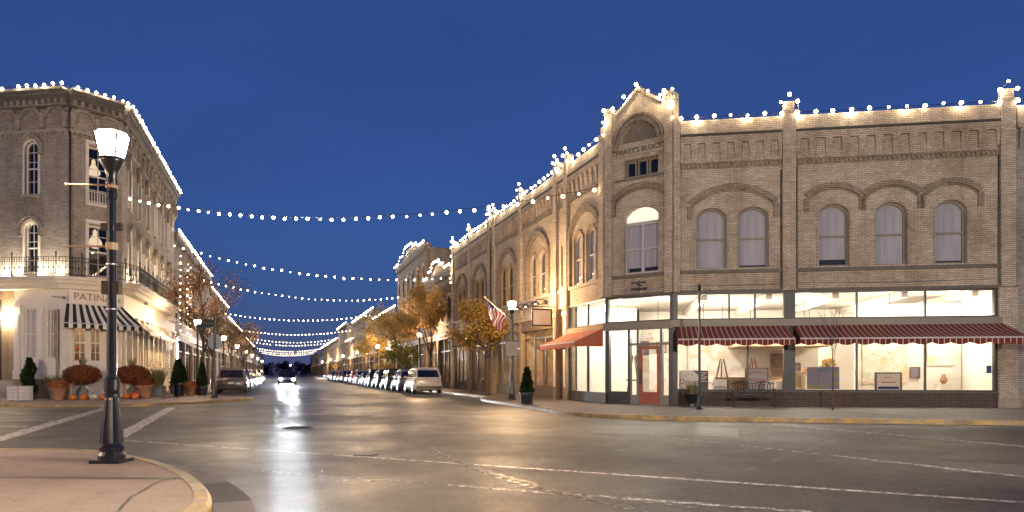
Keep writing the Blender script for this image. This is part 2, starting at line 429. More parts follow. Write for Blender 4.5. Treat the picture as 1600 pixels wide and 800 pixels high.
def shop_room(bld, face, x0, x1, depth=4., z1=4.3, wallm='warm_wall', lightm='shop_light', nlights=2, y0=.3):
    b = MB(); z0 = H0+.004
    b.quad((x0,y0,z0),(x1,y0,z0),(x1,depth,z0),(x0,depth,z0)); b.quad((x0,depth,z0),(x1,depth,z0),(x1,depth,z1),(x0,depth,z1))
    b.quad((x0,y0,z0),(x0,depth,z0),(x0,depth,z1),(x0,y0,z1)); b.quad((x1,y0,z0),(x1,depth,z0),(x1,depth,z1),(x1,y0,z1)); b.quad((x0,y0,z1),(x1,y0,z1),(x1,depth,z1),(x0,depth,z1))
    # shelves and goods against the back wall, so the shop reads as a shop
    rr = random.Random(int(x0*100)+int(face.o[1]*10))
    for k in range(int((x1-x0)/.9)):
        xa = x0+.2+k*.9; hh = rr.uniform(.8, 2.1)
        b.box(xa, xa+.7, depth-.55, depth-.05, z0, hh, 1)
        for q in range(3): b.box(xa+.1+q*.2, xa+.22+q*.2, depth-.5, depth-.3, hh+.004, hh+rr.uniform(.12,.45), 1+rr.randrange(3))
    for k in range(max(1, int((x1-x0)/1.6))):
        xa = x0+.3+k*1.6; b.box(xa, xa+.8, .7, 1.3, z0, rr.uniform(.7,1.2), 1+rr.randrange(2))
    o = b.build('shop_interior', [wallm, 'wood', 'terracotta', 'white_cloth'], bld, face)
    for i in range(nlights):
        xc = x0+(x1-x0)*(i+.5)/nlights; MB().box(xc-.3, xc+.3, depth*.4-.15, depth*.4+.15, z1-.12, z1-.06).build('ceiling_lamp', lightm, bld, face)
    return o

# ------------------------------------------------------------------ ground
def asphalt():
    m, t, out = mat('asphalt')
    co = coords(t)
    big = noise_tex(t, .13, 5, .6, co); mid = noise_tex(t, .8, 6, .7, co); fine = noise_tex(t, 14, 5, .8, co); grit = noise_tex(t, 34, 3, .8, co)
    c = mixc(t, ramp(t, mid, .35, .68), (.020,.0175,.0155), (.056,.049,.043))
    c = mixc(t, ramp(t, grit, .55, .66), c, (.15,.135,.12))
    c = mixc(t, ramp(t, fine, .36, .5, (.9,.9,.9), (0,0,0)), c, (.012,.011,.010))
    # hairline crack network, only where the noise lets it show
    vo = nd(t, 'ShaderNodeTexVoronoi', feature='DISTANCE_TO_EDGE'); vo.inputs['Scale'].default_value = .42
    wv = nd(t, 'ShaderNodeVectorMath', operation='ADD'); nz = nd(t, 'ShaderNodeTexNoise'); nz.inputs['Scale'].default_value = 1.1; nz.inputs['Detail'].default_value = 6; t.links.new(co, nz.inputs['Vector'])
    t.links.new(co, wv.inputs[0]); t.links.new(nz.outputs['Color'], wv.inputs[1]); t.links.new(wv.outputs[0], vo.inputs['Vector'])
    ck = ramp(t, vo.outputs['Distance'], .003, .011, (1,1,1), (0,0,0))
    cm = nd(t, 'ShaderNodeMath', operation='MULTIPLY'); t.links.new(ck, cm.inputs[0]); t.links.new(ramp(t, noise_tex(t, .35, 3, .6, co), .48, .56), cm.inputs[1])
    c = mixc(t, cm.outputs[0], c, (.012,.011,.010))
    p = nd(t, 'ShaderNodeBsdfPrincipled'); t.links.new(c, p.inputs['Base Color'])
    r = nd(t, 'ShaderNodeMapRange'); t.links.new(ramp(t, big, .40, .62), r.inputs[0]); r.inputs[3].default_value = .40; r.inputs[4].default_value = .58
    r2 = nd(t, 'ShaderNodeMath', operation='ADD'); t.links.new(r.outputs[0], r2.inputs[0])
    r3 = nd(t, 'ShaderNodeMapRange'); t.links.new(mid, r3.inputs[0]); r3.inputs[1].default_value = .3; r3.inputs[2].default_value = .7; r3.inputs[3].default_value = -.08; r3.inputs[4].default_value = .12
    t.links.new(r3.outputs[0], r2.inputs[1])
    dt = nd(t, 'ShaderNodeVectorMath', operation='DOT_PRODUCT'); t.links.new(co, dt.inputs[0]); dt.inputs[1].default_value = (N[0], N[1], 0)
    dn = nd(t, 'ShaderNodeMath', operation='ADD'); t.links.new(dt.outputs['Value'], dn.inputs[0]); t.links.new(r3.outputs[0], dn.inputs[1])
    lane = nd(t, 'ShaderNodeValToRGB'); lr = nd(t, 'ShaderNodeMapRange'); t.links.new(dn.outputs[0], lr.inputs[0]); lr.inputs[1].default_value = -3; lr.inputs[2].default_value = 5; t.links.new(lr.outputs[0], lane.inputs[0])
    e = lane.color_ramp.elements; e[0].position = .05; e[0].color = (0,0,0,1); e[1].position = .95; e[1].color = (0,0,0,1)
    for q in (.3, .62): x = e.new(q); x.color = (1,1,1,1)
    r4 = nd(t, 'ShaderNodeMath', operation='MULTIPLY_ADD'); t.links.new(lane.outputs[0], r4.inputs[0]); r4.inputs[1].default_value = -.09; t.links.new(r2.outputs[0], r4.inputs[2])   # polished oncoming lane
    t.links.new(r4.outputs[0], p.inputs['Roughness'])
    p.inputs['Specular IOR Level'].default_value = .44
    ad = nd(t, 'ShaderNodeMath', operation='ADD'); t.links.new(fine, ad.inputs[0]); t.links.new(grit, ad.inputs[1])
    b1 = bump(t, ad.outputs[0], .85, .02)
    b2 = nd(t, 'ShaderNodeBump'); b2.inputs['Strength'].default_value = .2; b2.inputs['Distance'].default_value = .03
    t.links.new(mid, b2.inputs['Height']); t.links.new(b1, b2.inputs['Normal']); t.links.new(b2.outputs[0], p.inputs['Normal'])
    t.links.new(p.outputs[0], out.inputs[0]); M['asphalt'] = m
asphalt()
def concrete(name, c, crack=True):
    m, t, out = mat(name); co = coords(t)
    n1 = noise_tex(t, .7, 5, .65, co); n2 = noise_tex(t, 30, 4, .7, co)
    col = mixc(t, ramp(t, n1, .35, .7), tuple(x*.8 for x in c), tuple(x*1.12 for x in c))
    col = mixc(t, ramp(t, n2, .3, .52, (.6,.6,.6), (0,0,0)), col, tuple(x*.5 for x in c))
    col = mixc(t, ramp(t, noise_tex(t, 3.2, 5, .7, co), .56, .7, (0,0,0), (.6,.6,.6)), col, tuple(x*.55 for x in c))
    col = mixc(t, ramp(t, noise_tex(t, 11, 2, .5, co), .70, .74, (0,0,0), (.7,.7,.7)), col, tuple(x*.3 for x in c))
    p = nd(t, 'ShaderNodeBsdfPrincipled'); t.links.new(col, p.inputs['Base Color']); p.inputs['Roughness'].default_value = .72
    t.links.new(bump(t, n2, .35, .006), p.inputs['Normal']); t.links.new(p.outputs[0], out.inputs[0]); M[name] = m
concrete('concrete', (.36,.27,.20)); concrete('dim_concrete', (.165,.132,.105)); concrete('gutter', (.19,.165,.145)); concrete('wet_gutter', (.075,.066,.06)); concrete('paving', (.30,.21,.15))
def worn_paint(name, c, lo, hi, rough=.45):
    m, t, out = mat(name); co = coords(t)
    n = noise_tex(t, 9, 6, .75, co)
    d = nd(t, 'ShaderNodeBsdfPrincipled'); d.inputs['Base Color'].default_value = rgba(c); d.inputs['Roughness'].default_value = rough
    tr = nd(t, 'ShaderNodeBsdfTransparent'); mx = nd(t, 'ShaderNodeMixShader')
    t.links.new(ramp(t, n, lo, hi), mx.inputs[0]); t.links.new(tr.outputs[0], mx.inputs[1]); t.links.new(d.outputs[0], mx.inputs[2])
    t.links.new(mx.outputs[0], out.inputs[0]); M[name] = m
worn_paint('road_white', (.44,.41,.38), .40, .54); worn_paint('road_white_worn', (.46,.43,.40), .44, .62)
worn_paint('crack_fill', (.17,.15,.13), .43, .58, .4); worn_paint('crack_dark', (.018,.016,.015), .3, .42, .4)
def kerb_yellow():
    m, t, out = mat('kerb_yellow'); co = coords(t)
    n = noise_tex(t, 5, 6, .75, co); n2 = noise_tex(t, 40, 3, .6, co)
    c = mixc(t, ramp(t, n, .44, .56), (.46,.27,.045), (.26,.21,.15))
    c = mixc(t, ramp(t, noise_tex(t, 1.6, 5, .7, co), .42, .62, (0,0,0), (.85,.85,.85)), c, (.13,.10,.065))
    c = mixc(t, ramp(t, n2, .3, .5, (.5,.5,.5), (0,0,0)), c, (.12,.09,.05))
    p = nd(t, 'ShaderNodeBsdfPrincipled'); t.links.new(c, p.inputs['Base Color']); p.inputs['Roughness'].default_value = .42
    t.links.new(bump(t, n2, .4, .006), p.inputs['Normal']); t.links.new(p.outputs[0], out.inputs[0]); M['kerb_yellow'] = m
kerb_yellow()
b = MB(); n_ = 8
for i in range(n_):
    for j in range(n_):
        x0 = -900+i*225; y0 = -300+j*225; b.quad((x0,y0,0),(x0+225,y0,0),(x0+225,y0+225,0),(x0,y0+225,0))
struct(b.build('road', 'asphalt'))
def offset(line, d):
    out = []
    for i, p in enumerate(line):
        a = Vector(line[max(0,i-1)]); c = Vector(line[min(len(line)-1, i+1)]); t_ = (c-a).normalized(); nrm = Vector((-t_[1], t_[0]))
        out.append((p[0]+nrm[0]*d, p[1]+nrm[1]*d))
    return out
def smooth_line(pts, it=2):
    for _ in range(it):
        q = [pts[0]]
        for a, c in zip(pts, pts[1:]):
            q += [(a[0]*.75+c[0]*.25, a[1]*.75+c[1]*.25), (a[0]*.25+c[0]*.75, a[1]*.25+c[1]*.75)]
        pts = q+[pts[-1]]
    return pts
def pavement(name, kerb, rest, side, kmat='kerb_yellow', kparts=None, slab='concrete'):
    """kerb: polyline of the kerb's road edge; side: +1 when the pavement lies left of it"""
    inner = offset(kerb, .16*side)
    sl = MB(); sl.prism(inner+rest, -.06, H0, axis='z'); struct(sl.build(name, slab))
    k = MB()
    top = offset(kerb, .035*side)
    for i in range(len(kerb)-1):
        a0, a1, t0, t1, c0, c1 = kerb[i], kerb[i+1], top[i], top[i+1], inner[i], inner[i+1]
        mi = 0
        if kparts and not any(lo <= i/(len(kerb)-1) <= hi for lo, hi in kparts): mi = 1
        z = H0+.008
        k.quad((*a0,-.02),(*a1,-.02),(*a1,z-.04),(*a0,z-.04), mi); k.quad((*a0,z-.04),(*a1,z-.04),(*t1,z),(*t0,z), mi)
        k.quad((*t0,z),(*t1,z),(*c1,z),(*c0,z), mi); k.quad((*c0,z),(*c1,z),(*c1,0),(*c0,0), mi)
    struct(k.build('kerb', [kmat, 'gutter'], smooth=False))
near = smooth_line([(-2.15,-6),(-2.45,3),(-2.7,6.2),(-3.0,7.1),(-3.72,8.35),(-4.6,9.5),(-5.4,10.3),(-6.3,11.05),(-7.15,11.5),(-8.4,11.45),(-10.5,11.75),(-34,15.4)])
pavement('sidewalk', near, [(-34,-6)], 1)
g = MB(); o1 = offset(near, -.002); o2 = offset(near, -.4)
for i in range(len(near)-1):
    mi = 1 if 14 <= i <= 17 else 0
    if near[i][0] > -5.2 and near[i][1] > 2: g.quad((*o1[i],.004),(*o1[i+1],.004),(*o2[i+1],.004),(*o2[i],.004), mi)
struct(g.build('gutter', ['gutter', 'wet_gutter']))
farleft = smooth_line([(-70,35.7),(-24,28.5),(-17.5,27.75),(-15.2,27.9),(-14.2,29.0),(-13.75,31.5),(-13.5,33.2),(-13.0,34.2),(-13.2,36.4),nt(-2.6,40.5),nt(-4.4,42.4),nt(-4.4,48),nt(-4.4,420)], 2)
pavement('sidewalk', farleft, [nt(-30,420),(-140,110),(-70,60)], 1, slab='paving')
right = smooth_line([nt(10.35,420),nt(10.35,60),nt(10.35,38),nt(10.2,35.5),nt(9.0,33),nt(8.9,24),(1.8,22.4),(3.2,20.6),(5.0,19.8),(8,19.15),(13.12,18.04),(60,10.6)], 2)
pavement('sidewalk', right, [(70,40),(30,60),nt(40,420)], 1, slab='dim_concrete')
nearright = smooth_line([(40,3.4),(14.5,7.3),(8,7.5),(6.0,7.6),(5.25,6.8),(5.2,5.5),(5.1,-6)], 2)
pavement('sidewalk', nearright, [(40,-6)], 1)
def strip(b, pts, w, z, mi=0, jag=0, rr=None):
    for i in range(len(pts)-1):
        pass
    L = offset(pts, w/2); R = offset(pts, -w/2)
    if jag:
        L = [(x+rr.uniform(-jag,jag), y+rr.uniform(-jag,jag)) for x, y in L]; R = [(x+rr.uniform(-jag,jag), y+rr.uniform(-jag,jag)) for x, y in R]
    for i in range(len(pts)-1): b.quad((*L[i],z),(*L[i+1],z),(*R[i+1],z),(*R[i],z), mi)
def line(a, c, w, m='road_white', z=.004):
    b = MB(); strip(b, [a, c], w, z); struct(b.build('road_marking', m))
d_ = (.889,-.459)
line((-7.9,14.16), (5.4,7.3), .10); line((-3.6,9.75), (4.6,6.05), .12, 'road_white_worn')
line((-10.2,13.7), (-16.0,28.0), .36); line((-8.2,14.6), (-13.35,27.6), .34)
for q in ((-12.0,17.6),(-12.9,19.8),(-14.5,23.4)): line((q[0],q[1]), (q[0]-22,q[1]+3.5), .14)
line((3.0,15.3), (7.4,7.9), .14, 'road_white_worn'); line((6.9,18.6), (10.6,10.2), .32, 'road_white_worn')
line((11.0,17.9), (40,13.3), .12); line(nt(2.9,60), nt(2.9,200), .1, 'road_white_worn')
rr = random.Random(3)
def jagged(pts, step, amp):
    out = []
    for a, c in zip(pts, pts[1:]):
        L = math.dist(a, c); k = max(1, int(L/step))
        out += [(a[0]+(c[0]-a[0])*i/k+rr.uniform(-amp,amp), a[1]+(c[1]-a[1])*i/k+rr.uniform(-amp,amp)) for i in range(k)]
    return out+[pts[-1]]
cr = MB()
seam = [(1.9,5.2),(1.24,6.84),(.45,8.0),(-.49,9.77),(-1.1,11.4),(-1.58,12.91),(-2.6,16.3),(-4.4,22.1),(-9.3,37)]
strip(cr, jagged(seam[:6], .12, .025), .13, .005, 0, .05, rr); strip(cr, jagged(seam[5:8], .15, .03), .06, .005, 0, .025, rr); strip(cr, jagged([(p[0]+.05,p[1]+.05) for p in seam[:6]], .1, .05), .05, .009, 1, .012, rr)
strip(cr, jagged([(-.49,9.77),(.2,8.3),(1.0,7.6),(1.9,7.0)], .1, .03), .07, .0065, 0, .03, rr)
strip(cr, jagged([(-4.9,10.2),(-3.6,11.1),(-2.7,11.75),(-1.3,12.2)], .1, .04), .045, .0075, 1, .01, rr)
strip(cr, jagged([(-3.6,11.2),(-2.5,12.0),(-1.25,12.4)], .12, .03), .06, .0058, 0, .02, rr)
strip(cr, jagged([(-4.4,9.0),(-3.9,9.4),(-3.2,9.7)], .1, .02), .03, .0075, 1, .01, rr)
strip(cr, jagged([(3.1,9.5),(6.4,14.0),(9,16.8)], .2, .05), .03, .0075, 1, .012, rr)
struct(cr.build('road_crack', ['crack_fill', 'crack_dark']))
b = MB(); b.prism([(-2.42+.19*math.cos(i/6*PI)*(1+.15*math.sin(i*2.1)), 11.62+.13*math.sin(i/6*PI)) for i in range(12)], .002, .0085, axis='z')
struct(b.build('pothole_patch', 'crack_dark'))
def patch(name, pts, m, z):
    b = MB(); b.add([(*p, z) for p in pts], [tuple(range(len(pts)))]); struct(b.build(name, m))
concrete('asphalt_patch', (.055,.05,.046)); M['asphalt_patch'].node_tree.nodes['Principled BSDF'].inputs['Roughness'].default_value = .5
patch('road_patch', [(1.2,16.0),(4.8,14.9),(5.5,17.2),(1.9,18.4)], 'asphalt_patch', .0035); patch('road_patch', [(-7.2,20.5),(-4.9,19.6),(-4.3,21.2),(-6.6,22.2)], 'asphalt_patch', .0036); patch('road_patch', [(5.9,9.6),(9.2,8.2),(9.8,9.3),(6.5,10.8)], 'asphalt_patch', .0034)
b = MB(); b.prism([(-5.3+.36*math.cos(k*PI/14), 17.4+.36*math.sin(k*PI/14)) for k in range(28)], .001, .009, axis='z')
for k in range(-3,4): b.box(-5.3-.26, -5.3+.26, 17.4+k*.08-.015, 17.4+k*.08+.015, .0092, .014)
tag(b.build('manhole_cover', 'iron'), 'round ribbed iron manhole cover in the road left of the seam', 'manhole cover')
# joints in the near pavement
jt = MB()
for pts in ([(-12,8.55),(-3.75,8.2)], jagged([(-3.4,6.0),(-3.75,6.9),(-4.0,7.9),(-3.95,8.7),(-4.5,9.4)], .12, .012), jagged([(-7.7,9.35),(-6.6,10.1),(-5.7,10.35)], .2, .012), [(-12,6.0),(-2.95,5.8)], [(-7.6,3),(-7.9,12)]):
    strip(jt, pts, .06 if abs(pts[0][1]-pts[-1][1]) < .5 else .024, H0+.004)
struct(jt.build('pavement_joint', 'crack_dark'))
jt = MB()
for k in range(11): strip(jt, [RC.pt(-1+k*1.6,-.1,0)[:2], RC.pt(-1+k*1.6,-7.4,0)[:2]], .02, H0+.004)
for k in range(4): strip(jt, [RC.pt(-3,-1.6-k*1.6,0)[:2], RC.pt(18,-1.6-k*1.6,0)[:2]], .02, H0+.004)
struct(jt.build('pavement_joint', 'crack_dark'))

# ------------------------------------------------------------------ right corner building
BR = thing('corner_building', 'two-storey cream brick corner block with arched windows and a gabled corner bay', 'building', (6.13,26.75,0))
def band(face, x0, x1, spec, name, parent):   # spec: (y0,z0,z1,material)
    for y0, z0, z1, m in spec: MB().box(x0, x1, y0, 0, z0, z1).build(name, m, parent, face)
ZT = 10.9
# cross-street front
wx = [(1.41, 1.1), (2.92, 1.09), (5.76, 1.06), (7.74, 1.07), (9.73, 1.05)]
wall('wall', BR, RC, [(0,4.38),(LRC,4.38),(LRC,ZT),(0,ZT)], [hole(c, 5.28, w, 2.3, .3) for c, w in wx], 'cream_brick')
for c, w in wx: window(BR, RC, c, 5.28, w, 2.3, .3, frame='putty_frame')
for pc in (.12, 4.18, 11.55):
    b = MB(); hw = .12 if pc < 1 else .23
    b.box(pc-hw, pc+hw, -.14, 0, 4.42, ZT+.12); 
    if pc > 1: b.box(pc-hw+.05, pc+hw-.05, -.1, .2, ZT+.12, ZT+.5); b.box(pc-hw-.03, pc+hw+.03, -.17, .25, ZT+.05, ZT+.14)
    b.build('pilaster', 'cream_brick', BR, RC)
for x0, x1, wds in ((.26, 3.93, [(2.17, 1.5)]), (4.43, 11.3, [(5.76,.9),(7.74,.9),(9.73,.9)])):
    MB().box(x0, x1, -.07, 0, 10.36, 10.86).build('parapet', 'cream_brick', BR, RC)
    MB().box(x0, x1, -.13, -.002, 10.27, 10.358).build('coping', 'dark_coping', BR, RC)
    MB().box(x0, x1, -.1, -.002, 10.0, 10.268).build('frieze', 'cream_brick', BR, RC)
    corbels(MB(), x0, x1, 9.32, 9.998, .56, .27, .12).build('corbel_table', 'cream_brick', BR, RC)
    b = MB(); dentils(b, x0, x1, 9.12, 9.22, .16, .085, -.07); b.box(x0, x1, -.08, -.002, 9.222, 9.30); b.box(x0, x1, -.035, -.001, 9.06, 9.118); b.build('dentil_band', 'hood_brick', BR, RC)
    MB().box(x0, x1, -.09, -.001, 5.1, 5.235).build('sill', 'dark_stone', BR, RC)
    for c, a in wds:
        z = 7.80 if len(wds) > 1 else 7.66; rs = .36 if len(wds) > 1 else .6
        b = MB(); ring(b, c, z, a, rs, .2, -.09, 0, 22)
        ring(b, c, z-.05, a-.06, rs*.95, .05, -.05, 0, 34)
        for s in (-1, 1): b.box(c+s*(a+.06)-.09, c+s*(a+.06)+.09, -.08, -.001, z-.5, z-.02)
        b.build('arch_hood', 'hood_brick', BR, RC)
for c, w in wx:
    b = MB(); ring(b, c, 7.28, w/2+.06, .33, .13, -.03, 0, 12, False)
    for s in (-1, 1): b.box(c+s*(w/2+.02)-.0, c+s*(w/2+.07), -.03, -.001, 5.24, 7.28)
    b.build('window_surround', 'cream_brick', BR, RC)
b = MB()                      # lattice brickwork in the wide arch
for i in range(15):
    for j in range(4):
        x = .92+i*.178+(j % 2)*.089; z = 7.93+j*.1
        if z < 7.8+.62*(1-((x-2.17)/1.45)**2)+.1 and abs(x-2.17) < 1.3: b.box(x-.05, x+.05, -.03, -.0005, z, z+.06)
b.build('lattice_brickwork', 'cream_brick', BR, RC)
# corner bay
gable = [(0,4.38),(LRCH,4.38),(LRCH,11.9),(2.5,11.9),(2.42,11.8),(1.9,12.12),(1.72,12.3),(1.42,12.48),(1.12,12.24),(.94,12.04),(.42,11.62),(.38,11.78),(0,11.78)]
cw = (1.52, 5.28, 1.5, 2.62, .36)
vent = [(1.42-.8, 10.45),(1.42+.8,10.45)]+arch(1.42, 10.45, .8, .8, 14)[1:-1]
wall('wall', BR, RCH, gable, [hole(*cw), hole(1.52, 9.08, 1.5, .7), vent], 'cream_brick', depth=.5)
window(BR, RCH, 1.52, 5.28, 1.5, 1.98, 0, 'blind', mull=1, frame='frame_grey')
b = MB(); tp = arch(1.52, 7.54, .72, .35, 10); b.prism([(.8,7.27),(2.24,7.27)]+tp, .24, .27); b.build('lit_fanlight', 'lit_transom', BR, RCH)
MB().box(.77, 2.27, .18, .24, 7.25, 7.32).build('fanlight_bar', 'frame_grey', BR, RCH)
for k in range(3): window(BR, RCH, 1.03+k*.49, 9.1, .44, .66, 0, 'dark', bars=0, frame='putty_frame')
b = MB()
for i in range(-16, 17):
    for s in (-1, 1):
        pts = []
        for q in range(2):
            pass
        x0 = 1.42+i*.12
        seg = []
        for q in range(13):
            z = 10.45+q*.07; x = x0+s*(z-10.45)
            if (x-1.42)**2+(z-10.45)**2 < .8**2: seg.append((x, .14+s*.012, z))
        if len(seg) > 1: b.tube([seg[0], seg[-1]], .016, 4)
b.build('vent_lattice', 'stone', BR, RCH)
b = MB(); b.prism([(.6,10.4),(2.24,10.4)]+[(1.42+.84*math.cos(PI*i/10), 10.42+.84*math.sin(PI*i/10)) for i in range(11)], .3, .34); b.build('vent_backing', 'interior_dark', BR, RCH)
b = MB(); ring(b, 1.42, 10.45, .8, .799, .16, -.07, 0, 20); ring(b, 1.42, 10.45, 1.0, .999, .1, -.11, 0, 24); 
for s in (-1,1): b.box(1.42+s*1.02-.13, 1.42+s*1.02+.13, -.12, -.001, 10.2, 10.45)
b.build('arch_hood', 'hood_brick', BR, RCH)
b = MB(); ring(b, 1.52, 8.2, 1.12, .42, .2, -.1, 0, 20); ring(b, 1.52, 8.12, 1.05, .42, .07, -.06, 0, 32)
for s in (-1, 1): b.box(1.52+s*1.2-.1, 1.52+s*1.2+.1, -.09, -.001, 7.6, 8.18)
b.build('arch_hood', 'hood_brick', BR, RCH)
b = MB(); ring(b, 1.52, 7.56, .77, .37, .14, -.04, 0, 14, False); b.build('window_surround', 'cream_brick', BR, RCH)
b = MB()
for x0, x1, zt in ((-.02, .3, 11.95), (2.58, 2.91, 12.05)):
    b.box(x0, x1, -.14, .3, 4.42, zt-.2); b.box(x0-.04, x1+.04, -.18, .34, zt-.2, zt)
b.build('pilaster', 'cream_brick', BR, RCH)
b = MB()
for p, q in (((.42,11.6),(.94,12.04)), ((.94,12.04),(1.12,12.24)), ((1.12,12.24),(1.42,12.48)), ((1.42,12.48),(1.72,12.3)), ((1.72,12.3),(1.9,12.12)), ((1.9,12.12),(2.42,11.79))):
    b.hexa([(p[0],-.1,p[1]-.02),(q[0],-.1,q[1]-.02),(q[0],.55,q[1]-.02),(p[0],.55,p[1]-.02),(p[0],-.1,p[1]+.1),(q[0],-.1,q[1]+.1),(q[0],.55,q[1]+.1),(p[0],.55,p[1]+.1)])
b.build('gable_coping', 'stone', BR, RCH)
b = MB(); b.box(.45, 2.5, -.04, -.001, 9.93, 10.3); b.build('name_stone', 'stone', BR, RCH)
text("PRATT'S BLOCK", .29, RCH, (1.48,-.05,10.11), 'dark_stone', BR, .03, sx=.98)
MB().box(.4, 2.6, -.06, -.001, 8.96, 9.05).build('sill', 'dark_stone', BR, RCH); MB().box(.3, 2.58, -.1, -.001, 5.1, 5.235).build('sill', 'dark_stone', BR, RCH)
MB().box(1.1, 1.75, -.02, -.001, 4.86, 4.94).build('vent_grille', 'dark_frame', BR, RCH)
b = MB(); b.tube([RCH.pt(1.6,-.02,4.75), RCH.pt(1.6,-.5,4.78)], .02); b.tube([RCH.pt(1.25,-.3,4.62), RCH.pt(1.95,-.3,4.62)], .022); b.tube([RCH.pt(1.6,-.3,4.45), RCH.pt(1.6,-.3,4.95)], .02)
for q in (1.3,1.5,1.9): b.ball(RCH.pt(q,-.3,4.62), .055)
o = b.build('sign_bracket', 'iron', BR); o.location = -Vector(BR.location)
# main-street front
bays = [(.6,4.95),(5.4,9.9),(11.4,16.0),(16.4,21.2),(23.0,26.4)]
wins = []
for x0, x1 in bays: c = (x0+x1)/2; wins += [(c-.68, .86), (c+.68, .86)]
slits = [10.65, 22.1]
wall('wall', BR, RM, [(0,4.38),(26.8,4.38),(26.8,ZT),(0,ZT)], [hole(c, 5.3, w, 2.2, .36) for c, w in wins]+[hole(c, 5.4, .3, 2.0, .14) for c in slits], 'cream_brick')
for i, (c, w) in enumerate(wins): window(BR, RM, c, 5.3, w, 2.2, .36, 'blind' if i > 7 else 'dark', frame='frame_grey' if i > 5 else 'bronze_frame', y=.06)
for c in slits: window(BR, RM, c, 5.4, .3, 2.0, .14, 'dark', frame='bronze_frame', bars=0)
for pc in (.3, 5.18, 10.1, 11.2, 16.2, 21.45, 22.75, 26.6):
    b = MB(); hw = .21; b.box(pc-hw, pc+hw, -.16, 0, 4.42, ZT+.1); b.box(pc-hw-.03, pc+hw+.03, -.19, .25, ZT+.06, ZT+.15); b.box(pc-hw+.06, pc+hw-.06, -.1, .2, ZT+.15, ZT+.48)
    b.box(pc-hw-.04, pc+hw+.04, -.2, -.002, 8.6, 8.7)
    b.build('pilaster', 'cream_brick', BR, RM)
for x0, x1 in bays+[(10.35,10.95),(21.7,22.5)]:
    wide = x1-x0 > 2
    MB().box(x0-.2, x1+.2, -.07, 0, 10.36, 10.86).build('parapet', 'cream_brick', BR, RM)
    MB().box(x0-.2, x1+.2, -.13, -.002, 10.27, 10.358).build('coping', 'dark_coping', BR, RM)
    MB().box(x0, x1, -.1, -.002, 10.0, 10.268).build('frieze', 'cream_brick', BR, RM)
    corbels(MB(), x0, x1, 9.3, 9.998, .5, .25, .14).build('corbel_table', 'cream_brick', BR, RM)
    b = MB(); dentils(b, x0, x1, 9.08, 9.18, .16, .085, -.08); b.box(x0, x1, -.09, -.002, 9.182, 9.26); b.build('dentil_band', 'hood_brick', BR, RM)
    b = MB(); b.box(x0, x1, -.1, -.001, 5.1, 5.235); b.build('sill', 'stone', BR, RM)
    if wide:
        c = (x0+x1)/2
        b = MB(); ring(b, c, 7.55, 1.5, .85, .2, -.14, 0, 24); ring(b, c, 7.5, 1.4, .82, .08, -.09, 0, 36)
        for s in (-1,1): b.box(c+s*1.6-.11, c+s*1.6+.11, -.13, -.001, 5.24, 7.55)
        b.build('arch_hood', 'hood_brick', BR, RM)
        b = MB()
        for s in (-.68, .68):
            ring(b, c+s, 7.14, .48, .4, .12, -.05, 0, 12)
            for q in (-1, 1): b.box(c+s+q*.5-.05, c+s+q*.5+.05, -.05, -.001, 5.24, 7.14)
        b.build('window_surround', 'tan_brick', BR, RM)
for x, z0, z1 in ((4.46, 4.5, 9.0), (11.27, 4.5, 10.2), (3.9, 4.5, 8.9)): MB().cyl((x,-.035,z0),(x,-.035,z1),.022,n=6).build('pilaster_edge_line', 'dark_frame', BR, RC)  # thin dark rods drawn for the dark joints beside the pilasters
MB().tube([(.3,-.03,4.62),(3.9,-.03,4.66)], .012, 4).build('cable', 'dark_frame', BR, RC); MB().tube([(4.5,-.03,4.7),(8,-.03,4.64),(11.2,-.03,4.7)], .012, 4).build('cable', 'dark_frame', BR, RC)
for x in (5.0, 10.35): MB().cyl((x,-.05,4.45),(x,-.05,10.2),.04,n=8).build('downpipe', 'dark_frame', BR, RM)
# ground floor, gallery on the corner
band(RC, 0, LRC, [(-.12, 4.385, 4.47, 'dark_stone')], 'lintel_band', BR)
band(RCH, 0, LRCH, [(-.12, 4.385, 4.47, 'dark_stone')], 'lintel_band', BR)
b = MB(); b.box(11.24, LRC, -.12, .3, H0, 4.384); b.build('pier', 'cream_brick', BR, RC)
MB().box(11.2, LRC+.03, -.16, -.122, H0, .5).build('pier_base', 'stone', BR, RC)
MB().box(.14, 11.24, -.02, .14, H0, .64).build('bulkhead', 'dark_brick', BR, RC)
MB().box(.1, 11.24, -.08, .2, .645, .69).build('window_ledge', 'dark_stone', BR, RC)
f = MB()
for x0, x1 in ((-.02,.16),(4.0,4.4)): f.box(x0, x1, -.05, .16, .69 if x0 > 1 else H0, 4.38)
for x in (2.72,): f.box(x-.03, x+.03, 0, .1, .69, 3.05)
for x in (2.05, 2.98): f.box(x-.03, x+.03, 0, .1, 3.35, 4.38)
for x in (6.56, 8.88): f.box(x-.03, x+.03, 0, .1, .69, 4.38)
f.box(11.14, 11.239, -.03, .12, .69, 4.38)
for x0, x1 in ((.16,4.0),(4.4,11.14)): f.box(x0, x1, -.02, .1, 4.31, 4.379); f.box(x0, x1, -.02, .1, 3.352, 3.41); f.box(x0, x1, -.02, .1, .691, .74)
fo = f.build('shop_window', 'dark_frame', BR, RC)
MB().box(-.1, 11.3, -.2, .12, 3.1, 3.35).build('transom_beam', 'putty_frame', BR, RC)
g = MB()
for x0, x1 in ((.16,4.0),(4.4,11.14)): g.quad((x0,.05,.69),(x1,.05,.69),(x1,.05,3.1),(x0,.05,3.1)); g.quad((x0,.05,3.35),(x1,.05,3.35),(x1,.05,4.38),(x0,.05,4.38))
o = g.build('pane', 'shop_glass'); o.parent = fo
f = MB()
for x0, x1 in ((-.02,.14),(.98,1.08),(2.72,2.91)): f.box(x0, x1, -.05, .14, H0 if x0 > .5 else .5, 3.05)
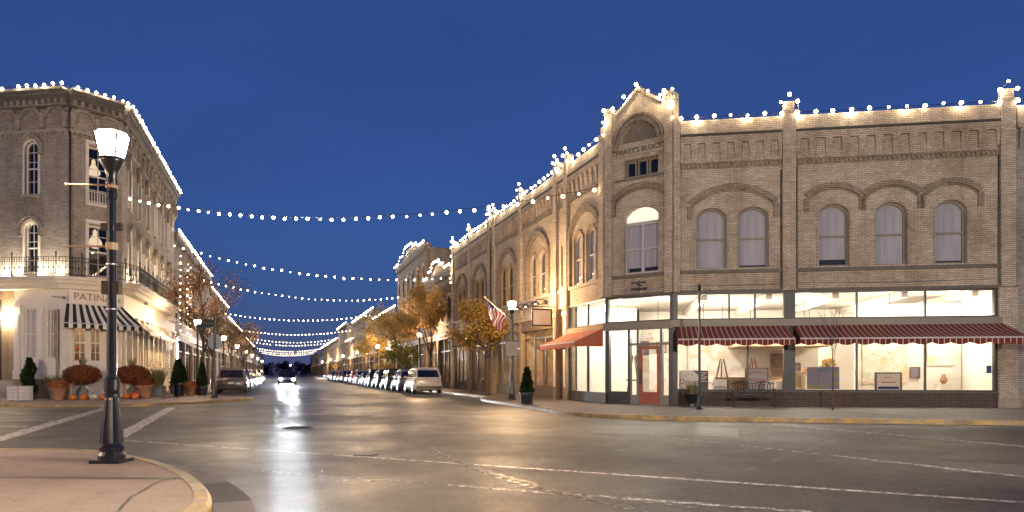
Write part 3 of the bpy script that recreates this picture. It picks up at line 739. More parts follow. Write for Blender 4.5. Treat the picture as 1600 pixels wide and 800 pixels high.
for x in (.02, 2.83): f.box(x-.06, x+.06, -.04, .12, 3.35, 4.38)
f.box(.08, 2.78, -.02, .1, 4.31, 4.379); f.box(.08, 2.78, -.02, .1, 3.352, 3.41); f.box(.14, .98, -.02, .1, .56, .62)
fo = f.build('shop_window', 'dark_frame', BR, RCH)
MB().box(.1, 1.0, -.04, .14, H0, .56).build('bulkhead', 'dark_frame', BR, RCH)
MB().box(-.06, 2.95, -.2, .12, 3.05, 3.35).build('transom_beam', 'putty_frame', BR, RCH)
g = MB(); g.quad((.08,.05,3.35),(2.8,.05,3.35),(2.8,.05,4.38),(.08,.05,4.38)); g.quad((.14,.05,.62),(.98,.05,.62),(.98,.05,3.05),(.14,.05,3.05)); g.quad((1.08,.06,H0),(1.36,.06,H0),(1.36,.06,3.05),(1.08,.06,3.05)); g.quad((2.44,.06,H0),(2.72,.06,H0),(2.72,.06,3.05),(2.44,.06,3.05)); g.quad((1.4,.06,2.52),(2.4,.06,2.52),(2.4,.06,3.0),(1.4,.06,3.0))
o = g.build('pane', 'shop_glass'); o.parent = fo
f = MB()
for x in (1.4, 2.4): f.box(x-.05, x+.05, -.03, .12, H0, 3.049)
f.box(1.08, 1.35, -.02, .1, H0, .5); f.box(2.45, 2.72, -.02, .1, H0, .5); f.box(1.08, 2.72, -.025, .11, 2.44, 2.53)
f.build('door_frame', 'putty_frame', BR, RCH)
dr = MB(); x0, x1 = 1.46, 2.34
for a, c, e, h in ((x0,x0+.13,H0+.02,2.42),(x1-.13,x1,H0+.02,2.42)): dr.box(a, c, 0, .06, e, h)
dr.box(x0+.13, x1-.13, 0, .06, H0+.02, .62); dr.box(x0+.13, x1-.13, 0, .06, 2.28, 2.42)
do = dr.build('door', 'orange_door', BR, RCH)
o = MB().quad((x0+.13,.03,.62),(x1-.13,.03,.62),(x1-.13,.03,2.28),(x0+.13,.03,2.28)).build('pane', 'shop_glass'); o.parent = do
o = MB().box(x0+.03, x0+.08, -.06, -.001, .95, 1.5).build('handle', 'black_metal'); o.parent = do
text('201', .12, RCH, (1.9,.04,2.86), 'red_paint', BR, .003); text('studio', .13, RCH, (1.9,.04,2.71), 'red_paint', BR, .003)
f = MB()
for x in (22.98, 24.9, 26.72): f.box(x-.04, x+.04, 0, .1, .5, 4.38)
f.box(22.98, 26.76, -.02, .09, 4.31, 4.379); f.box(22.98, 26.76, -.02, .09, 3.352, 3.41); f.box(22.98,26.76,-.02,.09,.5,.56)
fo = f.build('shop_window', 'dark_frame', BR, RM)
g = MB(); g.quad((23,.05,.5),(26.7,.05,.5),(26.7,.05,4.38),(23,.05,4.38)); o = g.build('pane', 'shop_glass'); o.parent = fo
MB().box(22.98, 26.8, -.04, .14, H0, .5).build('bulkhead', 'dark_frame', BR, RM)
MB().box(22.9, 26.85, -.14, .12, 3.1, 3.35).build('transom_beam', 'tan_brick', BR, RM)
for x in (21.3, 22.55): MB().box(x, x+.4, -.16, .3, H0, 4.384).build('pier', 'tan_brick', BR, RM)
b = MB()
for x in (21.3, 22.55): b.box(x+.08, x+.32, -.18, -.162, .7, 3.9); b.box(x-.04, x+.44, -.22, -.163, 4.0, 4.2)
b.build('pier_panel', 'cream_paint', BR, RM)
b = MB(); b.box(21.75, 22.5, .1, .16, H0, 4.38); b.build('side_door', 'bronze_frame', BR, RM)
# gallery room
poly = [RM.pt(23,.35,0)[:2], RM.pt(26.7,.35,0)[:2], RCH.pt(.3,.35,0)[:2], RCH.pt(2.6,.35,0)[:2], RC.pt(.3,.35,0)[:2], RC.pt(11.24,.35,0)[:2], RC.pt(11.24,8.5,0)[:2], RC.pt(-1.6,8.5,0)[:2], RM.pt(23,3.4,0)[:2]]
b = MB(); n = len(poly); tri = [tuple(t) for t in tessellate_polygon([[Vector((*p,0)) for p in poly]])]
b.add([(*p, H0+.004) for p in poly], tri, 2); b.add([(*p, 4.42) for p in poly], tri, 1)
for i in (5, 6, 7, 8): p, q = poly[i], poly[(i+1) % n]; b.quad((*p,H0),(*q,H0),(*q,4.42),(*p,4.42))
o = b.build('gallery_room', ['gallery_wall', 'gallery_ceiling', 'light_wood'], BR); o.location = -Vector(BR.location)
b = MB()
for x in (1.2, 3.6, 6.0, 8.4, 10.8): b.box(x-.11, x+.11, .6, 8.4, 4.16, 4.415)
b.build('ceiling_beam', 'gallery_wall', BR, RC)
MB().box(7.3, 11.2, 2.6, 2.75, H0+.01, 4.1).build('partition', 'gallery_wall', BR, RC)
b = MB(); b.box(3.2, 7.2, 5.2, 8.4, 2.55, 2.75)
for i in range(34): b.box(3.22+i*.118, 3.27+i*.118, 5.2, 5.25, 2.75, 3.55)
b.box(3.2, 7.2, 5.18, 5.27, 3.55, 3.62); b.build('mezzanine', 'light_wood', BR, RC)
MB().box(5.2, 6.0, 8.3, 8.45, 1.2, 2.3).build('dark_doorway', 'wood', BR, RC)
b = MB(); b.box(6.55, 7.25, 5.0, 5.08, H0, 2.45); b.box(6.6, 6.9, 4.95, 5.0, 1.7, 1.95); b.build('panel_door', 'cream_paint', BR, RC)
for x, y in ((1.4,2.6),(2.6,5.8),(3.4,3.4),(5.4,2.8),(6.0,4.4),(8.2,1.5),(10.4,1.5),(8.5,5.5)):
    MB().ball((x,y,3.3),.075,10,7).build('ceiling_lamp', 'pendant', BR, RC); point(BR, Vector(RC.pt(x,y,3.3))-Vector(BR.location), *POWER['pendant'], .07); MB().cyl((x,y,3.37),(x,y,4.42),.012,n=5).build('lamp_cord', 'dark_frame', BR, RC)
for f_, x, y in ((RM,24.6,1.6),(RCH,1.4,1.8)): MB().ball((x,y,3.3),.075,10,7).build('ceiling_lamp', 'pendant', BR, f_); point(BR, Vector(f_.pt(x,y,3.3))-Vector(BR.location), *POWER['pendant'], .07); MB().cyl((x,y,3.37),(x,y,4.42),.012,n=5).build('lamp_cord', 'dark_frame', BR, f_)
# upper core, other shops on the main street
core = [RM.pt(0,.45,0)[:2], RM.pt(26.5,.45,0)[:2], RCH.pt(.2,.55,0)[:2], RCH.pt(2.7,.55,0)[:2], RC.pt(.2,.45,0)[:2], RC.pt(LRC,.45,0)[:2], RC.pt(LRC,20,0)[:2], RM.pt(0,16,0)[:2]]
b = MB(); b.prism(core, 4.5, 10.3, axis='z'); o = b.build('dark_core', 'interior_dark', BR); o.location = -Vector(BR.location)
b = MB(); b.box(0, LRC, .35, .5, 10.3, ZT); b.build('parapet_back', 'cream_brick', BR, RC)
b = MB(); b.box(0, 26.8, .35, .5, 10.3, ZT); b.build('parapet_back', 'cream_brick', BR, RM)
low = [RM.pt(0,4.3,0)[:2], RM.pt(21.6,4.3,0)[:2], RM.pt(22.8,3.3,0)[:2], RC.pt(-1.9,8.7,0)[:2], RC.pt(11.3,8.7,0)[:2], RC.pt(11.3,20,0)[:2], RM.pt(0,16,0)[:2]]
b = MB(); b.prism(low, 0, 4.45, axis='z'); o = b.build('dark_rear_core', 'interior_dark', BR); o.location = -Vector(BR.location)
for x0, x1, nb, fr, lt in ((16.5,21.25,3,'bronze_frame','shop_light'), (11.3,16.2,4,'putty_frame','shop_light'), (5.3,10.0,3,'bronze_frame','shop_light'), (.4,4.95,4,'dark_frame','shop_light_white')):
    storefront(BR, RM, x0, x1, 4.3, fr, nb, .65, 3.15, fr)
    shop_room(BR, RM, x0+.02, x1-.02, 4.2, 4.35, 'warm_wall', lt)
for x in (.2, 5.1, 10.2, 11.0, 16.35): MB().box(x-.18, x+.18, -.16, .3, H0, 4.384).box(x-.24, x+.24, -.22, .1, 4.05, 4.2).box(x-.23, x+.23, -.21, .1, H0, .6).build('pier', 'tan_brick', BR, RM)
MB().box(16.55, 21.2, -.12, -.001, 3.55, 4.35).build('shop_fascia', 'bronze_frame', BR, RM)
b = MB(); b.box(0, 21.2, -.3, -.17, 4.2, 4.36); dentils(b, 0, 21.2, 4.1, 4.2, .3, .14, -.28, -.16); b.build('shop_cornice', 'stone', BR, RM)

# ------------------------------------------------------------------ left corner building (rounded three-storey)
BL = thing('corner_building', 'three-storey grey-tan brick corner building with white shopfront and an iron balcony', 'building', (-19.96,36,0))
LMX = 18.5; ZL = 15.05
lmx = [2.0, 4.7, 7.4, 10.1, 12.8, 15.6]; lcx = [5.0, 9.4, 13.7, 17.96]
wall('wall', BL, LM, [(0,5.5),(LMX,5.5),(LMX,ZL-.3),(0,ZL-.3)], [hole(c,10.1,.86,2.7,.43) for c in lmx]+[hole(c,6.5,.86,2.5,.43) for c in lmx], 'grey_brick')
wall('wall', BL, LC, [(0,5.5),(20,5.5),(20,ZL-.3),(0,ZL-.3)], [hole(c,10.05,.76,2.6,.38) for c in lcx]+[hole(c,6.25,.76,2.45,.38) for c in lcx], 'grey_brick')
wall('wall', BL, LCH, [(0,5.5),(2.46,5.5),(2.46,ZL-.3),(0,ZL-.3)], [hole(1.38,9.75,1.0,2.8), hole(1.38,6.15,1.0,2.5)], 'grey_brick')
for face, xs, ws, zz in ((LM, lmx, .86, ((10.1,2.7),(6.5,2.5))), (LC, lcx, .76, ((10.05,2.6),(6.25,2.45)))):
    for c in xs:
        for z, h in zz:
            window(BL, face, c, z, ws, h, ws/2, 'dark', 'white_paint', .12, 3)
            b = MB(); ring(b, c, z+h-ws/2, ws/2+.1, ws/2+.099, .16, -.13, 0, 12, False)
            ring(b, c, z+h-ws/2, ws/2+.26, ws/2+.259, .07, -.18, 0, 12, False)
            for s in (-1, 1): b.box(c+s*(ws/2+.2)-.11, c+s*(ws/2+.2)+.11, -.16, -.001, z+h-ws/2-.3, z+h-ws/2)
            b.box(c-.09, c+.09, -.2, -.001, z+h+.1, z+h+.36)
            b.build('window_hood', 'grey_brick', BL, face)
            b = MB()
            for s in (-1, 1): b.box(c+s*(ws/2+.045)-.045, c+s*(ws/2+.045)+.045, -.05, .12, z, z+h-ws/2)
            ring(b, c, z+h-ws/2, ws/2, ws/2-.001, .09, -.05, .12, 12, False); b.build('window_casing', 'white_paint', BL, face)
            MB().box(c-ws/2-.15, c+ws/2+.15, -.12, .12, z-.14, z-.002).build('sill', 'stone', BL, face)
for z, h in ((9.75,2.8),(6.15,2.5)):
    window(BL, LCH, 1.38, z, 1.0, h, 0, 'dark', 'white_paint', .1, 3)
    b = MB(); b.box(.72, 2.04, -.14, -.001, z+h+.1, z+h+.26)
    for s in (-1,1): b.box(1.38+s*.57-.07, 1.38+s*.57+.07, -.06, .1, z, z+h+.098)
    b.box(.74, 2.02, -.12, .1, z-.12, z-.002); b.build('window_casing', 'white_paint', BL, LCH)
    # lit room corner with chandelier
    b = MB(); b.box(.5, 2.3, 2.0, 2.05, z-.3, z+h+.3); b.build('room_wall', 'warm_wall' if z < 8 else 'interior_dark', BL, LCH)
b = MB(); b.box(.7, 2.0, -.12, -.1, 9.8, 9.84); b.box(.7, 2.0, -.12, -.1, 10.3, 10.34)
for i in range(11): b.box(.72+i*.126, .76+i*.126, -.12, -.1, 9.78, 10.34)
b.build('window_guard', 'white_paint', BL, LCH)
for z, sc in ((11.6, 1), (8.05, 1.05)):
    b = MB(); b.lathe([(.02,.55),(.10,.45),(.09,.3),(.16,.15),(.30,-.05),(.33,-.2),(.22,-.34),(.06,-.42)], 14, (0,0,0)); c_ = b.build('chandelier', 'chandelier_glow', BL, LCH, (1.38 if z > 9 else 1.45, .62, z))
    c_.scale = (sc*.95, sc*.95, sc*.95); o = MB().cyl((0,0,.55),(0,0,1.0),.015).build('chain', 'gold'); o.parent = c_
# cornice
for face, L, x0, x1 in ((LM, LMX, 0, LMX), (LC, 20, 0, 20), (LCH, 2.46, 0, 2.46)):
    b = MB(); b.box(x0, x1, -.4, .3, 14.76, 14.95); b.box(x0, x1, -.3, .3, 14.55, 14.758); b.box(x0, x1, -.18, -.001, 14.2, 14.548); b.build('cornice', 'dark_stone', BL, face)
    MB().box(x0, x1, -.46, .3, 14.952, 15.06).build('cornice_cap', 'stone', BL, face)
    b = MB(); n = max(1, round((x1-x0)/1.35)); st = (x1-x0)/n
    for i in range(n): ring(b, x0+st*(i+.5), 13.72, st*.36, st*.3, .16, -.16, -.001, 10)
    dentils(b, x0, x1, 14.34, 14.547, .34, .15, -.27, -.181); b.box(x0, x1, -.23, -.1805, 14.28, 14.345); b.box(x0, x1, -.03, -.0015, 13.18, 14.19)
    for i in range(n+1): xx = min(max(x0+st*i, x0+.1), x1-.1); b.box(xx-.1, xx+.1, -.22, -.001, 13.2, 13.95)
    b.build('corbel_table', 'grey_brick', BL, face)
    b = MB(); b.box(x0, x1, -.13, -.001, 13.02, 13.16); dentils(b, x0, x1, 12.9, 13.018, .22, .1, -.1, -.001); b.build('string_course', 'stone', BL, face)
b = MB(); b.cyl((0,0,5.98),(0,0,14.2),.05,n=8); b.build('downpipe', 'dark_frame', BL, LCH, (.02,-.07,0))
# balcony
BZ = 5.95
path = [LC.pt(16.3,-.85,0)[:2], LC.pt(20.0,-.85,0)[:2], LCH.pt(.25,-.85,0)[:2], LCH.pt(2.3,-.85,0)[:2], LM.pt(.35,-.85,0)[:2], LM.pt(14.7,-.85,0)[:2]]
inn = [LM.pt(14.7,0,0)[:2], LM.pt(0,0,0)[:2], LCH.pt(0,0,0)[:2], LC.pt(16.3,0,0)[:2]]
def slab(name, d, z0, z1, m):
    b = MB(); q = offset(path, d); b.prism(q+inn, z0, z1, axis='z'); o = b.build(name, m, BL); o.location = -Vector(BL.location); return o
slab('balcony_floor', 0.0, 5.8, BZ, 'cream_paint'); slab('balcony_moulding', .12, 5.62, 5.798, 'cream_paint'); slab('balcony_soffit', .3, 5.4, 5.618, 'cream_paint')
rp = offset(path, .07); b = MB()
base = Vector(BL.location)
for z in (BZ+.1, BZ+.72, BZ+.92): b.tube([(p[0],p[1],z) for p in rp], .022, 4)
posts = []
for i in range(len(rp)-1):
    p, q = Vector((*rp[i],0)), Vector((*rp[i+1],0)); n = max(1, int((q-p).length/.13))
    for k in range(n):
        c = p.lerp(q, k/n); d = (q-p).normalized()
        b.cyl((c[0],c[1],BZ+.1),(c[0],c[1],BZ+.92), .011, n=4, cap=False)
        if k % 2: b.ball((c[0],c[1],BZ+.42), .05, 6, 4); b.ball((c[0],c[1],BZ+.82), .035, 5, 4)
        if k % 10 == 0: posts.append(c)
b2 = b.build('balcony_railing', 'iron', BL); b2.location = -base
for c in posts:
    o = MB().cyl((0,0,0),(0,0,1.08),.028,n=6).ball((0,0,1.12),.05,6,4).build('railing_post', 'iron', BL); o.location = Vector((c[0],c[1],BZ))-base
for face, xs in ((LC, (16.6,17.3,18.6,19.5)), (LM, (1.2,3.3,6.0,8.7,11.4,14.0))):
    for x in xs:
        o = MB().lathe([(.05,0),(.08,.05),(.1,.12),(.09,.13)], 10).build('uplight', 'iron', BL, face, (x,-.22,BZ))
        l = MB().lathe([(.085,.132),(.02,.15)], 10).build('lamp_lens', 'uplight_glow'); l.parent = o
# ground floor, cross street: brick, then white panelled front
wall('wall', BL, LC, [(0,H0),(17.05,H0),(17.05,5.5),(0,5.5)], [], 'tan_brick', y=.05)
MB().box(0, 17.05, -.06, .05, H0, .95).build('plinth', 'stone', BL, LC); MB().box(17.05, 20, -.04, .3, H0, 1.1).build('plinth', 'tan_brick', BL, LC)
wall('shopfront_wall', BL, LC, [(17.05,1.1),(20,1.1),(20,5.5),(17.05,5.5)], [hole(17.95,2.05,.72,2.45), hole(19.12,2.05,.72,2.45)], 'white_paint', y=-.05)
for c in (17.95,19.12): window(BL, LC, c, 2.05, .72, 2.45, 0, 'whiteblind', 'white_paint', .02, 2); MB().box(c-.36,c+.36,.14,.16,2.05,4.5).build('blind', 'white_cloth', BL, LC)
b = MB()
for x in (17.08, 18.36, 19.62): b.box(x, x+.36, -.13, -.051, 1.1, 4.62); b.box(x-.03, x+.39, -.17, -.051, 1.05, 1.5); b.box(x-.03, x+.39, -.17, -.051, 4.5, 4.66); b.box(x+.1, x+.26, -.15, -.131, 1.9, 4.2)
b.box(17.05, 20, -.09, -.051, 4.664, 4.75); b.build('pilaster', 'white_paint', BL, LC)
b = MB()
for c in (17.95, 19.12): b.box(c-.36, c+.36, -.085, -.051, 1.25, 1.3); b.box(c-.36, c+.36, -.085, -.051, 1.85, 1.9); b.box(c-.36,c-.31,-.085,-.051,1.3,1.85); b.box(c+.31,c+.36,-.085,-.051,1.3,1.85)
b.build('panel_moulding', 'white_paint', BL, LC)
# corner entrance
ce = [(.5,.62),(1.22,.56),(1.98,.62)]
wall('shopfront_wall', BL, LCH, [(0,H0),(2.46,H0),(2.46,5.5),(0,5.5)], [hole(c,1.9,w,1.9) for c, w in ce], 'white_paint', y=-.05, depth=.12)
for c, w in ce:
    fo = window(BL, LCH, c, 1.9, w, 1.9, 0, 'clear', 'white_paint', .0, 2)
b = MB()
for c, w in ce:
    for z0, z1 in ((.3,1.0),(1.1,1.75)):
        b.box(c-w/2, c+w/2, -.075, -.051, z0, z0+.04); b.box(c-w/2, c+w/2, -.075, -.051, z1-.04, z1); b.box(c-w/2, c-w/2+.04, -.075, -.051, z0+.04, z1-.04); b.box(c+w/2-.04, c+w/2, -.075, -.051, z0+.04, z1-.04)
for x in (0, .84, 1.54, 2.34): b.box(x, x+.1, -.1, -.051, H0, 4.55)
b.box(-.05, 2.5, -.14, -.051, H0, .28); b.build('panel_moulding', 'white_paint', BL, LCH)
shop_room(BL, LCH, -.35, 2.85, 3.0, 4.4, 'warm_wall', 'shop_light', 2)
for c, z, m in ((.5,2.0,'pumpkin_orange'),(1.15,2.0,'pumpkin_pale'),(2.0,2.0,'red_paint')):
    b = MB(); b.box(c-.25,c+.25,.5,.9,H0+.01,z); b.ball((c,.7,z+.2),.2,10,6,.8,1); b.ball((c+.15,.65,z+.55),.12,8,6,1,1); b.build('window_display', ['wood', m], BL, LCH)
# main-street shopfront
lmw = [(1.1,.9),(2.6,.9),(4.1,.9),(5.9,.9),(7.6,.9),(9.3,.9),(11.0,.9),(12.7,.9)]
wall('shopfront_wall', BL, LM, [(0,H0),(LMX,H0),(LMX,5.5),(0,5.5)], [hole(c,1.3,w,2.3) for c, w in lmw]+[hole(16.6,H0+.02,1.0,2.9)], 'cream_paint', y=-.05, depth=.25)
for c, w in lmw: window(BL, LM, c, 1.3, w, 2.3, 0, 'clear', 'cream_paint', .1, 2)
window(BL, LM, 16.6, H0+.02, 1.0, 2.9, 0, 'clear', 'bronze_frame', .1, 1)
b = MB()
for x in (.1,1.7,3.2,4.85,6.6,8.3,10.0,11.7,13.4,14.6,17.4): b.box(x, x+.32, -.17, -.051, H0, 4.3); b.box(x-.05, x+.37, -.23, -.051, 4.15, 4.36); b.box(x-.04, x+.36, -.2, -.051, H0, .6)
b.box(0, LMX, -.2, -.051, 4.364, 4.5); b.box(14.7, LMX, -.35, -.051, 5.1, 5.4); b.build('pilaster', 'cream_paint', BL, LM)
shop_room(BL, LM, .3, 13.5, 3.6, 4.3, 'warm_wall', 'shop_light', 3)
core = [LC.pt(0,.5,0)[:2], LC.pt(19.7,.5,0)[:2]]
b = MB(); b.prism([LC.pt(0,.5,0)[:2], LC.pt(19.5,.5,0)[:2], LCH.pt(-.4,2.2,0)[:2], LCH.pt(2.9,2.2,0)[:2], LM.pt(.6,.5,0)[:2], LM.pt(LMX,.5,0)[:2], LM.pt(LMX,18,0)[:2], LC.pt(0,18,0)[:2]], 5.0, 14.4, axis='z'); o = b.build('dark_core', 'interior_dark', BL); o.location = -base
b = MB(); b.prism([LC.pt(0,.5,0)[:2], LC.pt(16.8,.5,0)[:2], LM.pt(.3,6,0)[:2], LM.pt(.3,3.8,0)[:2], LM.pt(LMX,3.8,0)[:2], LM.pt(LMX,18,0)[:2], LC.pt(0,18,0)[:2]], 0, 4.95, axis='z'); o = b.build('dark_rear_core', 'interior_dark', BL); o.location = -base
b = MB(); b.prism([LC.pt(0,.3,0)[:2], LC.pt(19.8,.3,0)[:2], LM.pt(.2,.3,0)[:2], LM.pt(LMX,.3,0)[:2], LM.pt(LMX,18,0)[:2], LC.pt(0,18,0)[:2]], 14.75, 14.94, axis='z'); o = b.build('roof', 'roof_tar', BL); o.location = -base
b = MB(); b.box(LMX-.3, LMX, .3, 18, 0, 14.7); b.build('party_wall', 'grey_brick', BL, LM)
o = MB().lathe([(.06,0),(.14,.05),(.16,.25),(.06,.34)], 12).build('wall_sconce', 'sconce_glow', BL, LC, (16.62,-.18,3.95)); o2 = MB().box(-.05,.05,.05,.22,.1,.2).build('bracket','iron'); o2.parent = o
for face, p in ((LCH,(-.35,-.3,4.95)), (LM,(1.3,-.9,5.05))):
    b = MB(); b.tube([(-.55 if face is LCH else .5,-.1,.02),(0,0,0)], .025); b.ball((0,0,0),.09,8,6); o = b.build('spot_lamp', 'grey_metal', BL, face, p)
# shop sign and awnings
sg = thing('shop_sign', 'cream fascia sign with gold serif lettering over the black and white awning', 'sign', LCH.pt(1.2,-.1,4.75))
MB().box(-.05, 2.5, -.14, -.06, 4.72, 5.4).build('sign_board', 'white_paint', sg, LCH)
text('PATINA', .5, LCH, (1.02,-.15,5.06), 'gold', sg, .012, sx=1.02); text('&', .22, LCH, (2.08,-.15,5.06), 'gold', sg, .012); text('E', .3, LCH, (2.3,-.15,5.0), 'gold', sg, .012)
def awning(name, label, face, x0, x1, zt, zf, proj, mats, nst, val=.2, splay=0., scallop=True, group=None, ratio=.5, sides=True, pattern=None):
    t = thing(name, label, 'awning', face.pt((x0+x1)/2,-.1,zf), 0, group)
    b = MB(); N_ = nst
    X = lambda u, q: x0+(x1-x0)*u + splay*q*(2*u-1)
    for i in range(N_):
        u0 = i/N_; u1 = (i+1)/N_
        segs = [(u0, u1, i % 2)] if ratio == .5 else [(u0, u0+(u1-u0)*ratio, 0), (u0+(u1-u0)*ratio, u1, 1)]
        for a, c, mi in segs:
            for k in range(4):
                q0, q1 = k/4, (k+1)/4; sag = lambda q: -.05*math.sin(PI*q)
                b.quad((X(a,q0),-.1-proj*q0,zt+(zf-zt)*q0+sag(q0)),(X(c,q0),-.1-proj*q0,zt+(zf-zt)*q0+sag(q0)),(X(c,q1),-.1-proj*q1,zt+(zf-zt)*q1+sag(q1)),(X(a,q1),-.1-proj*q1,zt+(zf-zt)*q1+sag(q1)), mi)
    b.build('canopy', mats, t, face)
    v = MB(); y = -.1-proj-.004
    ns = max(1, round((x1-x0+2*splay)/.62))
    for i in range(N_):
        u0 = i/N_; u1 = (i+1)/N_
        segs = [(u0, u1, i % 2)] if ratio == .5 else [(u0, u0+(u1-u0)*ratio, 0), (u0+(u1-u0)*ratio, u1, 1)]
        for a, c, mi in segs:
            K = 4 if (c-a)*(x1-x0) > .1 else 2
            for k in range(K):
                e0 = a+(c-a)*k/K; e1 = a+(c-a)*(k+1)/K
                d = lambda e: zf-val*(.72+.28*abs(math.cos(PI*e*ns)) if scallop else 1)
                d = (lambda e: zf-val*(.68+.32*abs(math.sin(PI*e*ns)))) if scallop else d
                v.quad((X(e0,1),y,zf-.03),(X(e1,1),y,zf-.03),(X(e1,1),y,d(e1)),(X(e0,1),y,d(e0)), mi)
    v.build('valance', mats, t, face)
    if sides:
        s_ = MB()
        for u in (0, 1):
            s_.add([(X(u,0),-.1,zt),(X(u,1),-.1-proj,zf),(X(u,1),-.1-proj,zf-val*.8),(X(u,0),-.1,zf-val*.8)], [(0,1,2,3)], 0)
        if splay: s_.build('side_panel', mats, t, face)
    bar = MB(); bar.box(X(0,1), X(1,1), -.1-proj, -.1-proj+.05, zf-.03, zf+.02)
    for u in (.02, .5, .98): bar.tube([(X(u,0),-.12,zf-.1),(X(u,.97),-.1-proj*.97,zf-.0)], .02, 4)
    bar.build('front_bar', 'frame_grey', t, face); return t
awning('awning', 'black and white striped awning over the rounded corner entrance', LCH, -.15, 2.46, 4.7, 3.72, 1.0, ['black_cloth','white_cloth'], 19, .24, .5, False)
for x0 in (1.2, 4.9, 8.7):
    awning('awning', {1.2:'folded tan striped awning directly beside the black and white one',4.9:'middle one of the tan striped awnings under the long balcony',8.7:'farthest tan striped awning under the long balcony'}[x0], LM, x0, x0+3.3, 4.3, 3.5, 1.0, ['tan_cloth','white_cloth'], 12, .14, 0, False, 'tan awnings on the white shopfront')
awning('awning', 'dark red awning with thin white stripes left of the dark pillar', RC, .1, 4.02, 3.14, 2.56, 1.5, ['awning_red','awning_white'], 22, .24, .03, True, 'striped awnings of the gallery', ratio=.84)
awning('awning', 'longest dark red awning with thin white stripes on the cross-street front', RC, 4.32, 11.35, 3.14, 2.56, 1.5, ['awning_red','awning_white'], 39, .24, .1, True, 'striped awnings of the gallery', ratio=.84)
awning('awning', 'plain orange awning on the main-street side of the corner gallery', RM, 22.85, 26.7, 3.16, 2.6, 1.3, ['orange_awning','orange_awning'], 12, .22, .02, True)

# ------------------------------------------------------------------ row buildings
def row(label, side, t0, t1, h, brick, cols, floors=2, win='dark', frame='bronze_frame', wh=1.9, ww=.9, rise=.3, side_m=None, gable=0, lights=True, step=.62, shop='shop_light', sill_z=5.6, lab2=None, shop_frame='dark_frame', arch_h=True, fl=3.9, depth=16, shopw=3.4):
    face = Face(nt(12.5, t1), (-U[0],-U[1])) if side > 0 else Face(nt(-7.77, t0), U)
    L = t1-t0-.02; loc = face.pt(L/2,0,0); bl = thing('row_building', label, 'building', loc, 0, 'row buildings along the main street'); base = Vector(loc)
    out = [(0,4.4),(L,4.4),(L,h)]
    if gable: out += [(L*.85,h),(L*.78,h+gable*.5),(L*.7,h+gable*.5),(L*.62,h+gable),(L*.38,h+gable),(L*.3,h+gable*.5),(L*.22,h+gable*.5),(L*.15,h)]
    out += [(0,h)]
    hs = []; pos = []
    for f in range(floors-1):
        for i in range(cols):
            c = L*(i+.5)/cols; z = sill_z+f*fl
            if z+wh < h-1.0: hs.append(hole(c, z, ww, wh, rise, 6)); pos.append((c, z))
    wall('wall', bl, face, out, hs, brick)
    for c, z in pos:
        window(bl, face, c, z, ww, wh, rise, win, frame, .15, 1)
    b = MB(); ring(b, 0, wh-rise, ww/2+.06, rise+.02, .18, -.08, -.001, 8, False); hm = b.mesh('window_hood', 'stone'); sm = MB().box(-ww/2-.1, ww/2+.1, -.09, -.001, -.14, -.003).mesh('sill', 'stone')
    for c, z in pos:
        for nm, me in (('window_hood', hm), ('sill', sm)): o = bpy.data.objects.new(nm, me); COL.objects.link(o); place(o, bl, face, (c,0,z))
    b = MB(); b.box(0, L, -.28, -.001, h-.32, h-.05); b.box(0, L, -.18, -.001, h-.55, h-.322); dentils(b, 0, L, h-.8, h-.552, .5, .2, -.16, -.001); b.box(0, L, -.08, -.001, h-1.2, h-1.1); b.build('cornice', 'dark_stone', bl, face)
    b = MB(); b.box(0, L, .36, depth, 4.45, h-.4); b.box(0, L, .002, .36, h-.5, h-.4); b.box(0, .18, .36, depth, H0, 4.448); b.box(L-.18, L, .36, depth, H0, 4.448); b.box(.18, L-.18, 4.4, depth, H0, 4.448)
    b.build('side_wall', side_m or brick, bl, face)
    n = max(1, round(L/shopw/1.6)); st = L/n
    for i in range(n):
        storefront(bl, face, i*st+.25, (i+1)*st-.25, 4.2, shop_frame, 3, .6, 3.1, shop_frame)
        shop_room(bl, face, i*st+.25, (i+1)*st-.25, 4.2, 4.35, 'warm_wall', shop if i % 2 == 0 else 'shop_light', 1)
    for i in range(n+1): xx = i*st; MB().box(max(0,xx-.25), min(L,xx+.25), -.12, .3, H0, 4.398).build('pier', brick, bl, face)
    b = MB(); b.box(0, L, -.32, -.001, 4.25, 4.5); b.box(0, L, -.2, -.121, 4.05, 4.249); b.build('shop_cornice', 'stone', bl, face)
    if lights:
        pts = [face.pt(x, -.32, z+.1) for x, z in ([(0,h),(L*.15,h),(L*.22,h+gable*.5),(L*.3,h+gable*.5),(L*.38,h+gable),(L*.62,h+gable),(L*.7,h+gable*.5),(L*.78,h+gable*.5),(L*.85,h),(L,h)] if gable else [(0,h),(L,h)])]
        light_run(lab2 or 'string of white bulbs along the roofline of the '+label, pts, step, mesh=BULB_S)
    return bl, face, L
row('low brown brick shop just beyond the cream arched block, behind the big tree', 1, 52.75, 63, 9.6, 'brown_brick', 4, gable=.9, lab2='string of bulbs stepping over the low brown shop behind the big tree', shop='shop_light_white')
row('tall dark brick building with a stepped gable rising above the trees', 1, 63, 80, 13.2, 'brown_brick', 6, 3, gable=1.0, side_m='grey_brick', lab2='string of bulbs outlining the stepped gable of the tall dark building')
row('low plain brick shop between the tall gabled building and the long lit roofline', 1, 80, 100, 8.9, 'grey_brick', 6, lab2='string of bulbs on the low brick shop past the tall gabled building', shop='shop_light_white')
row('dark brick building with a long brightly lit roofline past the trees', 1, 100, 131, 10.5, 'brown_brick', 10, step=.5, lab2='dense string of bulbs on the long dark roofline past the trees')
row('small low shop with a lamp before it, past the long dark building', 1, 131, 144, 7.6, 'tan_brick', 4, floors=1, lab2='string of bulbs on the small low shop far along the right kerb')
